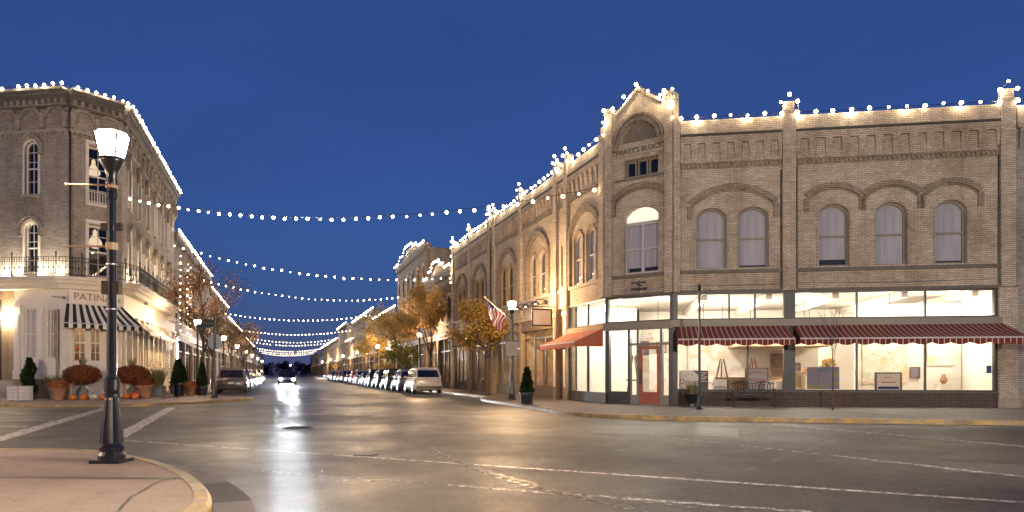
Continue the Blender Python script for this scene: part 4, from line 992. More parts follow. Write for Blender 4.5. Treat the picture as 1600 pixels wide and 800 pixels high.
row('pale grey painted building with a blank side wall far along the street', 1, 144, 168, 11.4, 'cream_brick', 6, side_m='stone', lab2='string of bulbs on the pale building with the blank side wall')
row('far tan brick building near the yellow warning sign', 1, 168, 235, 9.4, 'tan_brick', 16, lab2='string of bulbs on the far tan building near the warning sign')
row('farthest brown building on the right before the dark trees', 1, 235, 330, 8.8, 'brown_brick', 20, lights=False)
row('brown brick building adjoining the corner building with tall arched windows', -1, 59, 86, 12.2, 'brown_brick', 10, 3, wh=2.3, fl=3.6, lab2='string of bulbs on the brown building next to the rounded corner building', shop='shop_light_white', step=.5)
row('mid-height grey brick shop behind the stop sign and the left tree', -1, 86, 112, 11.0, 'grey_brick', 9, lab2='string of bulbs on the grey shop behind the left tree', shop='shop_light_white')
row('lower tan brick shop past the grey one on the left', -1, 112, 150, 9.6, 'tan_brick', 12, lab2='string of bulbs on the lower tan shop on the left')
row('far low brown shop on the left, beyond the parked cars', -1, 150, 215, 9.0, 'brown_brick', 16, lab2='string of bulbs on the far low brown shop beyond the parked cars', step=.8)
row('farthest brick building on the left before the dark trees', -1, 215, 330, 8.6, 'grey_brick', 24, lights=False)
# neighbour on the cross street (right edge)
NB = thing('row_building', 'grey shop at the right edge, its tall dark windows unlit', 'building', RC.pt(LRC+3.5,0,0))
wall('wall', NB, RC, [(LRC+.02,H0),(LRC+9,H0),(LRC+9,10.7),(LRC+.02,10.7)], [hole(LRC+1.35,5.3,1.3,2.6,.2), hole(LRC+3.6,5.3,1.3,2.6,.2), hole(LRC+6,5.3,1.3,2.6,.2), [(LRC+.5,.9),(LRC+8.5,.9),(LRC+8.5,3.05),(LRC+.5,3.05)], [(LRC+.5,3.3),(LRC+8.5,3.3),(LRC+8.5,4.5),(LRC+.5,4.5)]], 'grey_brick', y=.05)
for c in (1.35,3.6,6): window(NB, RC, LRC+c, 5.3, 1.3, 2.6, .2, 'dark', 'dark_frame', .2)
g = MB(); g.quad((LRC+.4,.25,.8),(LRC+8.6,.25,.8),(LRC+8.6,.25,4.6),(LRC+.4,.25,4.6)); g.build('pane', 'dark_glass', NB, RC)
b = MB(); 
for x in (.5, 2.6, 4.8, 7): b.box(LRC+x, LRC+x+.12, .15, .3, .9, 4.5)
b.build('shop_window', 'dark_frame', NB, RC); MB().box(LRC+.02, LRC+9, .55, 18, H0, 10.2).build('dark_core', 'interior_dark', NB, RC)
b = MB(); b.box(LRC+.02, LRC+9, -.06, .05, 10.2, 10.8); b.box(LRC+.02, LRC+9, -.12, .05, 10.0, 10.198); corbels(b, LRC+.1, LRC+8.9, 9.3, 9.998, .56, .27, .1); b.build('cornice', 'grey_brick', NB, RC)

# ------------------------------------------------------------------ roofline and street string lights
def pinn(face, x, y=-.15, z=10.95, w=.3): return [face.pt(x-w,y,z), face.pt(x-w,y,z+.42), face.pt(x,y,z+.68), face.pt(x+w,y,z+.42), face.pt(x+w,y,z)]
light_run('string of bulbs along the corner block parapet above the red awnings', [RC.pt(.25,-.15,10.98)]+pinn(RC,4.18)+pinn(RC,11.55)+[RC.pt(11.84,-.15,10.98)], .62)
light_run('string of bulbs outlining the gabled corner bay', [RCH.pt(-.05,-.2,10.95), RCH.pt(-.05,-.2,11.95), RCH.pt(.38,-.2,11.95), RCH.pt(1.42,-.2,12.6), RCH.pt(2.45,-.2,11.95), RCH.pt(2.6,-.2,12.1), RCH.pt(2.95,-.2,12.1), RCH.pt(2.95,-.2,11.0)], .52)
pts = [RM.pt(.05,-.2,8.3)]
for pc in (.3, 5.18, 10.1, 11.2, 16.2, 21.45, 22.75): pts += pinn(RM, pc, -.15, 10.98, .24)
pts += [RM.pt(26.7,-.15,10.98)]
light_run('long string of bulbs on the main-street parapet of the cream arched block', pts, .62)
pts = [LC.pt(9,-.48,15.14), LC.pt(20.0,-.48,15.14), LCH.pt(.2,-.48,15.14), LCH.pt(2.3,-.48,15.14), LM.pt(.3,-.48,15.14)]
light_run('string of bulbs along the cornice of the rounded corner building, cross-street side', pts, .46)
light_run('string of bulbs along the cornice of the rounded corner building, main-street side', [LM.pt(.8,-.48,15.14), LM.pt(18.5,-.48,15.14)], .42)
def span(label, a, c, sag, step=.68, mesh=None):
    a = Vector(a); c = Vector(c); n = max(8, round((c-a).length/step)); pts = []
    for i in range(n+1):
        u = i/n; p = a.lerp(c, u); p.z -= sag*4*u*(1-u); pts.append(p)
    t = thing('string_lights', label, 'string lights', a, 0, 'string lights hung across the street')
    MB().tube([p-a for p in pts], .012, 4).build('cable', 'black_metal', t); bulbs(t, [p-Vector((0,0,.09)) for p in pts], mesh, 0); return t
span('nearest and highest string of globe bulbs across the street', LM.pt(1.9,-.05,10.8), RM.pt(26.3,-.3,8.95), 1.15)
span('second nearest string of bulbs across, ending at the big tree', LM.pt(18.4,-.05,11.1), RM.pt(.25,-.3,8.7), 1.0)
span('third nearest string of bulbs across the street', nt(-7.7,72.7)+(10.4,), nt(12.4,79)+(9.9,), 1.0)
span('fourth nearest string of bulbs across, over the parked cars', nt(-7.7,110)+(10.1,), nt(12.4,105)+(9.9,), .9, mesh=BULB_S)
span('fifth nearest string of bulbs across the street', nt(-7.7,142)+(9.6,), nt(12.4,138)+(9.6,), .9, mesh=BULB_S)
for t, l in ((176,'upper of two overlapping far strings of bulbs'),(196,'lower of two overlapping far strings of bulbs'),(250,'upper of the three farthest strings of bulbs'),(280,'middle of the three farthest strings of bulbs'),(310,'lowest and farthest string of bulbs across the street')):
    span(l, nt(-7.7,t)+(9.7,), nt(12.4,t)+(9.7,), 1.0, .8, BULB_S)
for k, t in enumerate((61.0,65.5,67.5)):
    light_run(['nearest','middle','farthest'][k]+' vertical strand of bulbs on the brown facade behind the left tree', [nt(-7.6,t)+(4.7,), nt(-7.6,t)+(10.6,)], .55, 'vertical strands on the brown facade')

# ------------------------------------------------------------------ street lamps
def lamp(x, y, label, m='lamp_warm', z0=H0, arms=False):
    t = thing('street_lamp', label, 'street lamp', (x,y,z0), 0, 'street lamps along the kerbs')
    b = MB(); b.box(-.2,.2,-.2,.2,0,.045); b.lathe([(.17,.045),(.175,.1),(.15,.15),(.165,.2),(.12,.24),(.125,.27)], 20)
    b.lathe([(.15,.272),(.135,.45),(.105,.72),(.09,.86),(.082,.9)], 20, flute=.1); b.lathe([(.1,.9),(.1,.94),(.085,.96),(.1,1.0),(.1,1.14),(.075,1.18)], 16)
    b.build('base', 'black_metal', t, smooth=False)
    b = MB(); b.lathe([(.066,1.18),(.06,3.62),(.075,3.64),(.075,3.72),(.062,3.74),(.062,3.8)], 16, flute=.06); b.build('pole', 'black_metal', t, smooth=False)
    b = MB(); b.lathe([(.075,3.8),(.08,3.86),(.07,3.95),(.10,4.05),(.16,4.14),(.17,4.2)], 16); b.build('lamp_neck', 'black_metal', t, smooth=True)
    if lampmesh.get(m) is None:
        g = MB(); g.lathe([(.13,4.2),(.14,4.22),(.205,4.50),(.19,4.54),(.10,4.57),(.01,4.58)], 12); lampmesh[m] = g.mesh('lantern', m, False)
        r = MB()
        for k in range(4):
            a = k*PI/2+PI/4; r.tube([(.145*math.cos(a),.145*math.sin(a),4.2),(.22*math.cos(a),.22*math.sin(a),4.52)], .014, 4)
        lampmesh['ribs'] = r.mesh('lantern_frame', 'black_metal')
    for nm, me in (('lantern', lampmesh[m]), ('lantern_frame', lampmesh['ribs'])):
        o = bpy.data.objects.new(nm, me); COL.objects.link(o); o.parent = t
    point(t, (0,0,4.37), POWER[m][0], POWER[m][1], .12)
    if arms:
        for z in (3.85-.02, 2.98):
            b = MB(); b.tube([(-.07,0,z),(-.62,-.03,z)], .013, 6); b.ball((-.62,-.03,z),.02,6,4); b.lathe([(.075,z-.05),(.078,z-.04),(.078,z+.04),(.075,z+.05)], 12); b.build('banner_arm', 'light_wood', t)
        for z in (2.1, 2.72): MB().lathe([(.072,z),(.074,z+.005),(.074,z+.02),(.072,z+.025)], 12).build('band', 'grey_metal', t)
        b = MB(); b.box(-.12,.12,-.05,.05,2.32,2.5); b.box(-.14,.14,-.03,.03,3.2,3.3); b.build('bracket', 'black_metal', t)
    return t
lampmesh = {}
lamp(-5.53, 9.73, 'black fluted street lamp on the near left pavement corner, white light', 'lamp_white', arms=True)
L_l = [(48,'lit street lamp beside the left tree and the black planter'),(69,'second lit lamp along the left kerb, beyond the stop sign'),(89,'third lit lamp along the left kerb above the parked cars'),(112,'fourth lit lamp along the left kerb'),(135,'fifth lit lamp along the left kerb'),(165,'far sixth lamp along the left kerb'),(200,'last small lamp on the left side')]
for i, (t, l) in enumerate(L_l): lamp(*nt(-5,t), l, 'lamp_white' if i in (2,) else 'lamp_warm')
flagpost = lamp(0, 32.8, 'lit street lamp carrying the flag, before the cream arched block', 'lamp_gold')
L_r = [(58,'lamp half hidden in the big autumn tree'),(85,'lit lamp past the big tree on the right'),(109,'lit lamp right of the warning sign, before the dark roofline'),(135,'right-hand lamp near the pale grey building'),(170,'far right-hand lamp by the yellow warning sign'),(205,'far small lamp on the right side'),(300,'last lamp at the end of the street')]
for t, l in L_r: lamp(*nt(10.9 if t < 300 else 3.4,t), l, 'lamp_gold')
lamp(15.9, 4.6, 'street lamp at the near right, outside the view, mirrored in the gallery glass', 'lamp_bright')
lamp(5.95, 6.35, 'street lamp on the near right kerb corner, outside the view', 'lamp_bright')
lamp(-20.5, 12.2, 'added unseen lamp farther left on the near pavement, brightening the left building', 'lamp_bright')  # added lamp out of view, put in to brighten the left building
lamp(-13.5, 3.5, 'street lamp on the near left pavement behind the viewer', 'lamp_amber')

# ------------------------------------------------------------------ trees
def ntz(x, y):
    n = x*N[0]+y*N[1]; return 1 if (n < -4.7 or n > 10.6) else -1
def leafcards(b, c, r, n, size, rr, mi=0, flat=.8):
    for _ in range(n):
        while True:
            p = Vector((rr.uniform(-1,1), rr.uniform(-1,1), rr.uniform(-1,1)))
            if p.length < 1: break
        p = Vector(c)+Vector((p.x*r, p.y*r, p.z*r*flat)); s = size*rr.uniform(.6,1.3)
        a = Vector((rr.uniform(-1,1), rr.uniform(-1,1), rr.uniform(-1,1))).normalized(); d = a.orthogonal().normalized(); e = a.cross(d)
        b.add([p-d*s*.5, p+e*s*.28, p+d*s*.5, p-e*s*.28], [(0,1,2,3)], mi)
def tree(name, x, y, h, spread, label, leaf, nleaf, seed, trunk_r=.13, trunk_h=2.4, lsize=.17, group='street trees', lean=0, levels=4, clump=.5, keep=1., z0=H0):
    rr = random.Random(seed); t = thing(name, label, 'tree', (x,y,z0), 0, group)
    b = MB(); tips = []
    def branch(p, d, ln, r, lv):
        pts = [p]; rs = [r]; q = p
        for k in range(3):
            d = (d+Vector((rr.uniform(-.2,.2), rr.uniform(-.2,.2), rr.uniform(-.05,.16)))).normalized(); q = q+d*ln/3; pts.append(q); rs.append(r*(1-.42*(k+1)/3))
        b.tube(pts, rs, 7 if lv > 2 else 4)
        if lv <= 2: tips.extend(pts[1:])
        if lv == 0: return
        for k in range(rr.choice((2,3,3)) if lv > 1 else 3):
            s = pts[rr.choice((1,2,3,3)) if k else 3]
            az = rr.uniform(0, 2*PI); tilt = rr.uniform(.35, .95)
            o = d.orthogonal().normalized(); e = d.cross(o); nd_ = (d*math.cos(tilt)+(o*math.cos(az)+e*math.sin(az))*math.sin(tilt)); nd_.z = nd_.z*.8+.18
            branch(s, nd_.normalized(), ln*rr.uniform(.62,.82), r*.55, lv-1)
    tr = [Vector((0,0,-.05)), Vector((lean*.3,0,trunk_h*.5)), Vector((lean,0,trunk_h))]
    b.tube([tr[0], tr[0]+Vector((0,0,.2)), tr[1], tr[2]], [trunk_r*1.35, trunk_r, trunk_r*.9, trunk_r*.8], 9)
    L0 = (h-trunk_h)*.42
    for k in range(5):
        a = 2*PI*k/5+rr.uniform(-.4,.4); sp = spread/(h-trunk_h)
        d = Vector((math.cos(a)*sp*(1 if k else .1), math.sin(a)*sp*(1 if k else .1), rr.uniform(.75,1.1))).normalized()
        branch(tr[2]-Vector((0,0,rr.uniform(0,trunk_h*.18))), d, L0*rr.uniform(.85,1.1), trunk_r*.6, levels-1)
    # rein the crown in to its measured size
    zs = [v[2] for v in b.v]; k = (h-trunk_h)/(max(zs)-trunk_h); ks = spread/max(.1, sorted(math.hypot(v[0]-lean,v[1]) for v in b.v)[int(len(b.v)*.97)])
    f = lambda v: ((v[0]-lean)*(ks if v[2] > trunk_h*.7 else 1)+lean, v[1]*(ks if v[2] > trunk_h*.7 else 1), trunk_h+(v[2]-trunk_h)*k if v[2] > trunk_h else v[2])
    b.v = [f(v) if v[2] > trunk_h*.9 else v for v in b.v]; tips = [Vector(f(p)) for p in tips]
    b.build('trunk', 'bark', t, smooth=True)
    c = MB(); tips = [p for p in tips if rr.random() < keep]; per = max(1, nleaf//max(1,len(tips)))
    for p in tips:
        if noise.noise(p*.8+Vector((seed,0,0))) > -.28: leafcards(c, p, clump, int(per*rr.uniform(.4,1.7)), lsize, rr)
    c.build('crown', leaf, t); return t
tree('autumn_tree', *nt(11.3,55.5), 9.2, 3.1, 'large golden brown autumn tree in front of the low shop on the right', 'autumn_leaf', 12000, 11, .15, 2.8, .17, clump=.42)
tree('autumn_tree', *nt(11.3,70), 8.2, 3.0, 'second golden tree, behind and left of the largest one', 'autumn_leaf', 9000, 12, .14, 2.6, .19, clump=.42)
tree('autumn_tree', *nt(11.4,90), 7.6, 2.6, 'thinner brown tree past the two big golden ones', 'autumn_leaf', 6000, 15, .14, 2.6, .26)
tree('autumn_tree', *nt(11.2,66), 3.9, 2.0, 'short greenish tree below the golden crowns', 'green_leaf', 2600, 13, .08, 1.5, .2)
tree('autumn_tree', *nt(11.2,80), 2.9, 1.0, 'very small yellow tree behind the parked cars', 'yellow_leaf', 900, 14, .05, 1.0, .2)
tree('autumn_tree', *nt(10.8,37.4), 5.3, 1.75, 'small yellow-leaved tree beside the flag', 'yellow_leaf', 4200, 16, .13, 2.3, .17, clump=.45)
tree('autumn_tree', *nt(-4.7,46.5), 8.6, 2.15, 'half bare rust-leaved tree leaning beside the left lamp', 'rust_leaf', 3000, 22, .15, 2.9, .15, lean=.25, clump=.45, keep=.8)
tree('autumn_tree', *nt(-5.0,58.5), 7.2, 2.6, 'second half bare tree behind the stop sign', 'rust_leaf', 2600, 23, .15, 2.8, .17, keep=.7)
tree('autumn_tree', *nt(-5.0,80), 7.4, 2.6, 'rust-brown tree beyond the parked cars on the left', 'rust_leaf', 4000, 24, .14, 2.8, .2)
tree('autumn_tree', *nt(-5.0,105), 7.0, 2.6, 'far thin tree above the last parked cars on the left', 'rust_leaf', 1200, 25, .14, 2.8, .22)
sp = RC.pt(5.0,-2.6,0)
tree('sapling', sp[0], sp[1], 3.9, .55, 'thin bare sapling in front of the long red awning', 'autumn_leaf', 10, 31, .03, 1.6, .05, None, levels=3, keep=.05)
b = MB(); rr = random.Random(17)
for n0, t0, dn, dt_, k in ((-5.2,44,1.6,5,420),(-4.6,39,1.2,3,120),(11.0,40,.8,7,260),(11.2,56,.8,6,200)):
    for _ in range(k):
        p = nt(n0+rr.gauss(0,dn*.5), t0+rr.gauss(0,dt_*.5)); a = rr.uniform(0,6.28); q = rr.uniform(.04,.075); z = H0+.012+rr.uniform(0,.03)
        if ntz(*p) > 0: b.add([(p[0]+q*math.cos(a),p[1]+q*math.sin(a),z),(p[0]-q*.6*math.sin(a),p[1]+q*.6*math.cos(a),z+.02),(p[0]-q*math.cos(a),p[1]-q*math.sin(a),z),(p[0]+q*.6*math.sin(a),p[1]-q*.6*math.cos(a),z+.01)], [(0,1,2,3)])
o = b.build('fallen_leaves', 'rust_leaf'); tag(o, 'fallen autumn leaves scattered on the pavements under the trees', 'leaves', None, 'stuff')
rr = random.Random(5)
b = MB()
for k in range(46):
    x = -215+k*3.6; hh = 6+5.5*noise.noise(Vector((x*.05,3,0)))+rr.uniform(0,4)
    for q in range(3): leafcards(b, (x+rr.uniform(-2,2), 430+rr.uniform(-8,8), hh*(.25+.3*q)), 4.2-q*.9, 200, .9, rr)
    b.cyl((x,430,0),(x,430,hh),.25,n=5)
o = b.build('treeline', 'far_foliage'); tag(o, 'dark mass of trees closing the far end of the street', 'trees', None, 'stuff')

# ------------------------------------------------------------------ cars
def loft(b, secs, mi=0, cap=True):
    n = len(secs[0]); vs = [p for s in secs for p in s]
    fs = [(j*n+i, j*n+(i+1) % n, (j+1)*n+(i+1) % n, (j+1)*n+i) for j in range(len(secs)-1) for i in range(n)]
    if cap: fs += [tuple(range(n))[::-1], tuple((len(secs)-1)*n+i for i in range(n))]
    return b.add(vs, fs, mi)
CARS = {}
def make_car(kind, paint, lit=False):
    """nose towards +y; origin on the road under the middle"""
    suv = kind != 'sedan'
    W = .93 if suv else .9; zb = .24; belt = 1.02 if suv else .92; roof = 1.72 if kind == 'suv' else (1.62 if suv else 1.45); L = 2.3
    parts = []
    def sec(y, w, z0, z1, r=.12):   # rounded box section
        return [(-w+r*.4,y,z0),(w-r*.4,y,z0),(w,y,z0+r),(w*1.0,y,(z0+z1)*.5),(w-.03,y,z1-r*.8),(w-r*1.1,y,z1),(-w+r*1.1,y,z1),(-w+.03,y,z1-r*.8),(-w,y,(z0+z1)*.5),(-w,y,z0+r)]
    rb = belt if suv else belt-.02
    b = MB(); fz = .82 if suv else .72
    loft(b, [sec(-L,W*.8,.42,rb-.14), sec(-L+.05,W*.93,.32,rb-.03), sec(-L+.3,W,zb,rb), sec(-1.2,W,zb,rb), sec(0,W,zb,belt), sec(.75,W,zb,belt-.02), sec(1.1,W,zb,belt-.05), sec(1.7,W*.98,zb,fz+.1), sec(2.1,W*.93,zb+.02,fz), sec(L-.06,W*.85,.32,fz-.12), sec(L,W*.72,.38,fz-.22)])
    if suv: ys = [(-L+.14,-L+.62),(-1.0,-1.0),(.1,.1),(1.05,.38)]
    else: ys = [(-1.55,-.85),(-.6,-.55),(.1,.1),(1.05,.35)]
    wt = W*.76
    parts.append(('body', b.mesh('body', paint, True), 0)); b = MB()
    g = []
    for yb, yt in ys:
        Y = lambda z: yb+(z-belt)/(roof-belt)*(yt-yb)
        g.append([(-W+.07,Y(belt-.02),belt-.02),(W-.07,Y(belt-.02),belt-.02),(wt+.02,Y(roof-.12),roof-.12),(wt-.10,Y(roof-.02),roof-.02),(0,yt,roof),(-wt+.10,Y(roof-.02),roof-.02),(-wt-.02,Y(roof-.12),roof-.12)])
    loft(b, g)
    parts.append(('cabin', b.mesh('cabin', paint, False), 0))
    def glassq(pts, name):
        q = MB(); v = [Vector(p) for p in pts]; nrm = (v[1]-v[0]).cross(v[3]-v[0]).normalized(); c = sum(v, Vector())/4
        if nrm.dot(c-Vector((0,0,1.1))) < 0: nrm = -nrm
        q.add([p+nrm*.012 for p in v]+[p-nrm*.02 for p in v], [(0,1,2,3),(4,7,6,5),(0,4,5,1),(1,5,6,2),(2,6,7,3),(3,7,4,0)]); parts.append((name, q.mesh(name, 'car_glass'), 0))
    def lerp3(p, q, u): return tuple(p[i]+(q[i]-p[i])*u for i in range(3))
    def pane(a, c, d, e, m=.1):
        return [lerp3(lerp3(a,c,m*.6),lerp3(e,d,m*.6),m), lerp3(lerp3(a,c,1-m*.6),lerp3(e,d,1-m*.6),m), lerp3(lerp3(a,c,1-m*.6),lerp3(e,d,1-m*.6),1-m), lerp3(lerp3(a,c,m*.6),lerp3(e,d,m*.6),1-m)]
    glassq(pane(g[0][0],g[0][1],g[0][2],g[0][6],.12), 'rear_window'); glassq(pane(g[3][0],g[3][1],g[3][2],g[3][6],.08), 'windscreen')
    for s, (ib, it) in ((1,(1,2)),(-1,(0,6))):
        for k in range(3): glassq(pane(g[k][ib],g[k+1][ib],g[k+1][it],g[k][it],.12), 'side_window')
    for sx in (-1,1):
        q = MB(); zt = belt-.12
        q.hexa([(sx*(W-.36),-L-.01,zt-.22),(sx*(W-.04),-L+.08,zt-.2),(sx*(W+.012),-L+.5,zt-.12),(sx*(W-.3),-L+.3,zt-.19),(sx*(W-.42),-L+.01,zt-.02),(sx*(W-.05),-L+.1,zt+.03),(sx*(W+.012),-L+.55,zt+.03),(sx*(W-.34),-L+.3,zt+.02)])
        parts.append(('tail_light', q.mesh('tail_light', 'tail_red'), 0))
        q = MB(); q.hexa([(sx*.42,L-.10,fz-.24),(sx*.78,L-.26,fz-.22),(sx*.76,L-.34,fz-.22),(sx*.42,L-.2,fz-.24),(sx*.42,L-.12,fz-.1),(sx*.82,L-.34,fz-.06),(sx*.8,L-.42,fz-.06),(sx*.42,L-.22,fz-.1)]); parts.append(('headlight', q.mesh('headlight', 'plate'), 0))
        if lit: q = MB(); q.cyl((sx*.62,L-.1,fz-.16),(sx*.62,L-.04,fz-.16),.085,n=12); parts.append(('lamp_lens', q.mesh('lamp_lens', 'headlight_on'), 0))
        q = MB(); q.ball((sx*(W+.1),.72,belt+.06),.11,8,6,.7); parts.append(('mirror', q.mesh('mirror', paint, True), 0))
        q = MB(); q.tube([(sx*(wt-.06),-1.5,roof),(sx*(wt-.06),-1.4,roof+.05),(sx*(wt-.06),.1,roof+.05),(sx*(wt-.06),.25,roof)], .018, 5)
        if suv: parts.append(('roof_rail', q.mesh('roof_rail', 'black_metal'), 0))
    q = MB(); q.box(-W*.86,W*.86,-L-.05,-L+.15,.36,.5); q.box(-W*.8,W*.8,L-.12,L+.03,.3,.42); parts.append(('bumper', q.mesh('bumper', 'black_metal'), 0))
    q = MB(); q.box(-.16,.16,-L-.02,-L+.03,.64,.76); parts.append(('licence_plate', q.mesh('licence_plate', 'plate'), 0))
    wheels = []
    for y in (-1.42, 1.42):
        for sx in (-1,1):
            q = MB(); q.cyl((sx*(W-.2),y,.34),(sx*(W+.01),y,.34),.34,n=20); tm = q.mesh('wheel', 'tyre')
            q = MB(); q.cyl((sx*(W+.005),y,.34),(sx*(W+.02),y,.34),.22,n=14)
            wheels.append((tm, q.mesh('rim', 'rim')))
    return parts, wheels
def car(kind, paint, n, t, label, group, flip=False, lit=False, dx=0):
    key = (kind, paint, lit)
    if key not in CARS: CARS[key] = make_car(*key)
    p = nt(n, t); r = thing('parked_car' if not lit else 'oncoming_car', label, 'car', (p[0],p[1],.012), ROTU-PI/2+(PI if flip else 0)+dx, group)
    parts, wheels = CARS[key]
    for nm, me, _ in parts: o = bpy.data.objects.new(nm, me); COL.objects.link(o); o.parent = r
    for tm, rm in wheels:
        o = bpy.data.objects.new('wheel', tm); COL.objects.link(o); o.parent = r
        q = bpy.data.objects.new('rim', rm); COL.objects.link(q); q.parent = o
    return r
GL, GR = 'cars parked along the left kerb', 'cars parked along the right kerb'
for i, (t, k, p, l) in enumerate([(51.2,'suv','paint_taupe','taupe hatch-backed car parked nearest on the left, rear towards us'),(57.5,'suv','paint_navy','dark blue car parked right behind the taupe one'),(64,'crossover','paint_grey','grey car third in the left row'),(70.5,'sedan','paint_black','black low car fourth in the left row'),(77,'suv','paint_grey','dark grey car fifth in the left row'),(84,'sedan','paint_navy','blue low car sixth in the left row'),(91,'suv','paint_black','far black car near the end of the left row'),(99,'crossover','paint_taupe','farthest car of the left row')]):
    car(k, p, -3.1, t, l, GL)
for i, (t, k, p, l) in enumerate([(47.2,'suv','paint_cream','cream white crossover parked nearest on the right, rear towards us'),(53.4,'crossover','paint_grey','grey car half hidden behind the cream crossover'),(59.6,'suv','paint_black','black car third in the right row'),(65.8,'crossover','paint_black','black low-roofed car fourth in the right row'),(72,'suv','paint_black','tall black car fifth in the right row'),(78.2,'sedan','paint_navy','dark blue low car sixth in the right row'),(84.4,'suv','paint_grey','grey car seventh in the right row'),(90.6,'crossover','paint_red','dark red car eighth in the right row'),(97,'sedan','paint_black','black low car ninth in the right row'),(104,'suv','paint_navy','dark blue car tenth in the right row'),(111,'crossover','paint_red','red car eleventh in the right row'),(118,'suv','paint_taupe','taupe car twelfth in the right row'),(126,'suv','paint_black','black car near the far end of the right row'),(134,'suv','paint_grey','farthest grey car of the right row')]):
    car(k, p, 9.05, t, l, GR)
car('suv', 'paint_black', .55, 80, 'dark oncoming car with dazzling white headlights', 'oncoming cars with their headlights on', True, True)
car('sedan', 'paint_grey', .5, 96, 'second oncoming car close behind the dazzling one', 'oncoming cars with their headlights on', True, True)
car('suv', 'paint_grey', .5, 190, 'very far oncoming car, third light along the street', 'oncoming cars with their headlights on', True, True)
car('suv', 'paint_black', .9, 260, 'farthest oncoming car, a point of light at the street end', 'oncoming cars with their headlights on', True, True)
car('suv', 'paint_silver', .7, 135, 'distant oncoming car with its headlights on', 'oncoming cars with their headlights on', True, True)

# ------------------------------------------------------------------ plants and decoration at the white shopfront
def mound(name, label, cat, x, y, z0, r, h, leaf, n, size, seed, core=.86):
    rr = random.Random(seed); b = MB()
    def P(u, v, k=1.): return (r*k*math.sin(v)*math.cos(u), r*k*math.sin(v)*math.sin(u), h*k*math.cos(v)*.5)
    for _ in range(n):
        u = rr.uniform(0,2*PI); v = math.acos(rr.uniform(-1,1)); k = rr.uniform(.82,1.04)
        p = Vector(P(u,v,k)); s = size*rr.uniform(.6,1.3); a = (p.normalized()+Vector((rr.uniform(-.6,.6),rr.uniform(-.6,.6),rr.uniform(-.6,.6)))).normalized(); d = a.orthogonal().normalized(); e = a.cross(d)
        b.add([p-d*s*.5-e*s*.5, p+d*s*.5-e*s*.5, p+d*s*.5+e*s*.5, p-d*s*.5+e*s*.5], [(0,1,2,3)])
    b.ball((0,0,0), r*core, 14, 8, h*.5/r)
    return b
def blades(b, c, r, h, n, rr, mi=0):
    for _ in range(n):
        a = rr.uniform(0,2*PI); k = rr.uniform(.2,1); p = Vector(c)+Vector((math.cos(a),math.sin(a),0))*r*.25*rr.random(); tip = p+Vector((math.cos(a)*r*k, math.sin(a)*r*k, h*rr.uniform(.6,1)))
        m = p.lerp(tip,.5)+Vector((0,0,h*.12)); w = .012; d = Vector((-math.sin(a),math.cos(a),0))*w
        b.add([p-d,p+d,m+d,m-d,tip], [(0,1,2,3),(3,2,4)], mi)
urn_prof = [(.26,0),(.27,.06),(.18,.1),(.24,.2),(.25,.42),(.16,.52),(.1,.6),(.11,.7),(.26,.82),(.3,.86)]
for (x, y, l, s) in ((-20.2, 33.1, 'grey garden urn carrying a big dome of rust chrysanthemums left of the entrance', 1), (-18.7, 34.7, 'grey garden urn with a rust chrysanthemum dome right of the entrance', 2)):
    t = thing('planter_urn', l, 'planter', (x,y,H0), 0, 'urns flanking the corner entrance')
    MB().lathe(urn_prof, 20).build('urn', 'urn_metal', t, smooth=True)
    o = mound('', '', '', 0,0,0, .8, .95, 'mum_rust', 2600, .055, s).build('flowers', 'mum_rust', t); o.location = (0,0,1.15)
    b = MB(); blades(b, (0,0,1.5), .3, .55, 60, random.Random(s)); b.build('grass_tuft', 'grass_blade', t)
pot_prof = [(.2,0),(.22,.02),(.28,.42),(.32,.43),(.33,.52),(.29,.53)]
for x, y, l, s, lf, fr in ((-20.55,31.9,'terracotta pot of orange chrysanthemums beside the pumpkins',1.0,'mum_orange',.42), (-17.9,34.3,'tall terracotta pot right of the pumpkins by the lamp post',1.15,'mum_rust',.42), (-17.2,37.6,'small pot of pale mums along the cream shopfront',.8,'mum_orange',.4), (-18.0,39.8,'pot of rust mums farther along the cream shopfront',.8,'mum_rust',.42)):
    t = thing('flower_pot', l, 'flower pot', (x,y,H0), 0, 'flower pots around the shop'); MB().lathe([(r*s,z*s*1.1) for r, z in pot_prof], 18).build('pot', 'terracotta', t, smooth=True)
    o = mound('', '', '', 0,0,0, fr*s, .5, lf, 900, .05, 7).build('flowers', lf, t); o.location = (0,0,.68*s)
def conifer(b, h, r, rr, n, z0=0, col=False):
    for _ in range(n):
        u = rr.random()**.8; a = rr.uniform(0,2*PI); R = r*((1-u)**.8 if not col else (min(1,(1-u)*3)*.9+.1)*(.75+.25*math.sin(u*9+a))) * rr.uniform(.55,1.05)
        p = Vector((R*math.cos(a), R*math.sin(a), z0+u*h)); s = .1*rr.uniform(.6,1.4); d = Vector((math.cos(a),math.sin(a),rr.uniform(.2,1.2))).normalized(); e = d.orthogonal().normalized()
        b.add([p-e*s*.35, p+e*s*.35, p+d*s], [(0,1,2)])
    prof = [(r*.5,0),(r*.75,h*.15),(r*.55,h*.5),(r*.2,h*.85),(.01,h*.97)]; b.lathe(prof, 10, (0,0,z0))
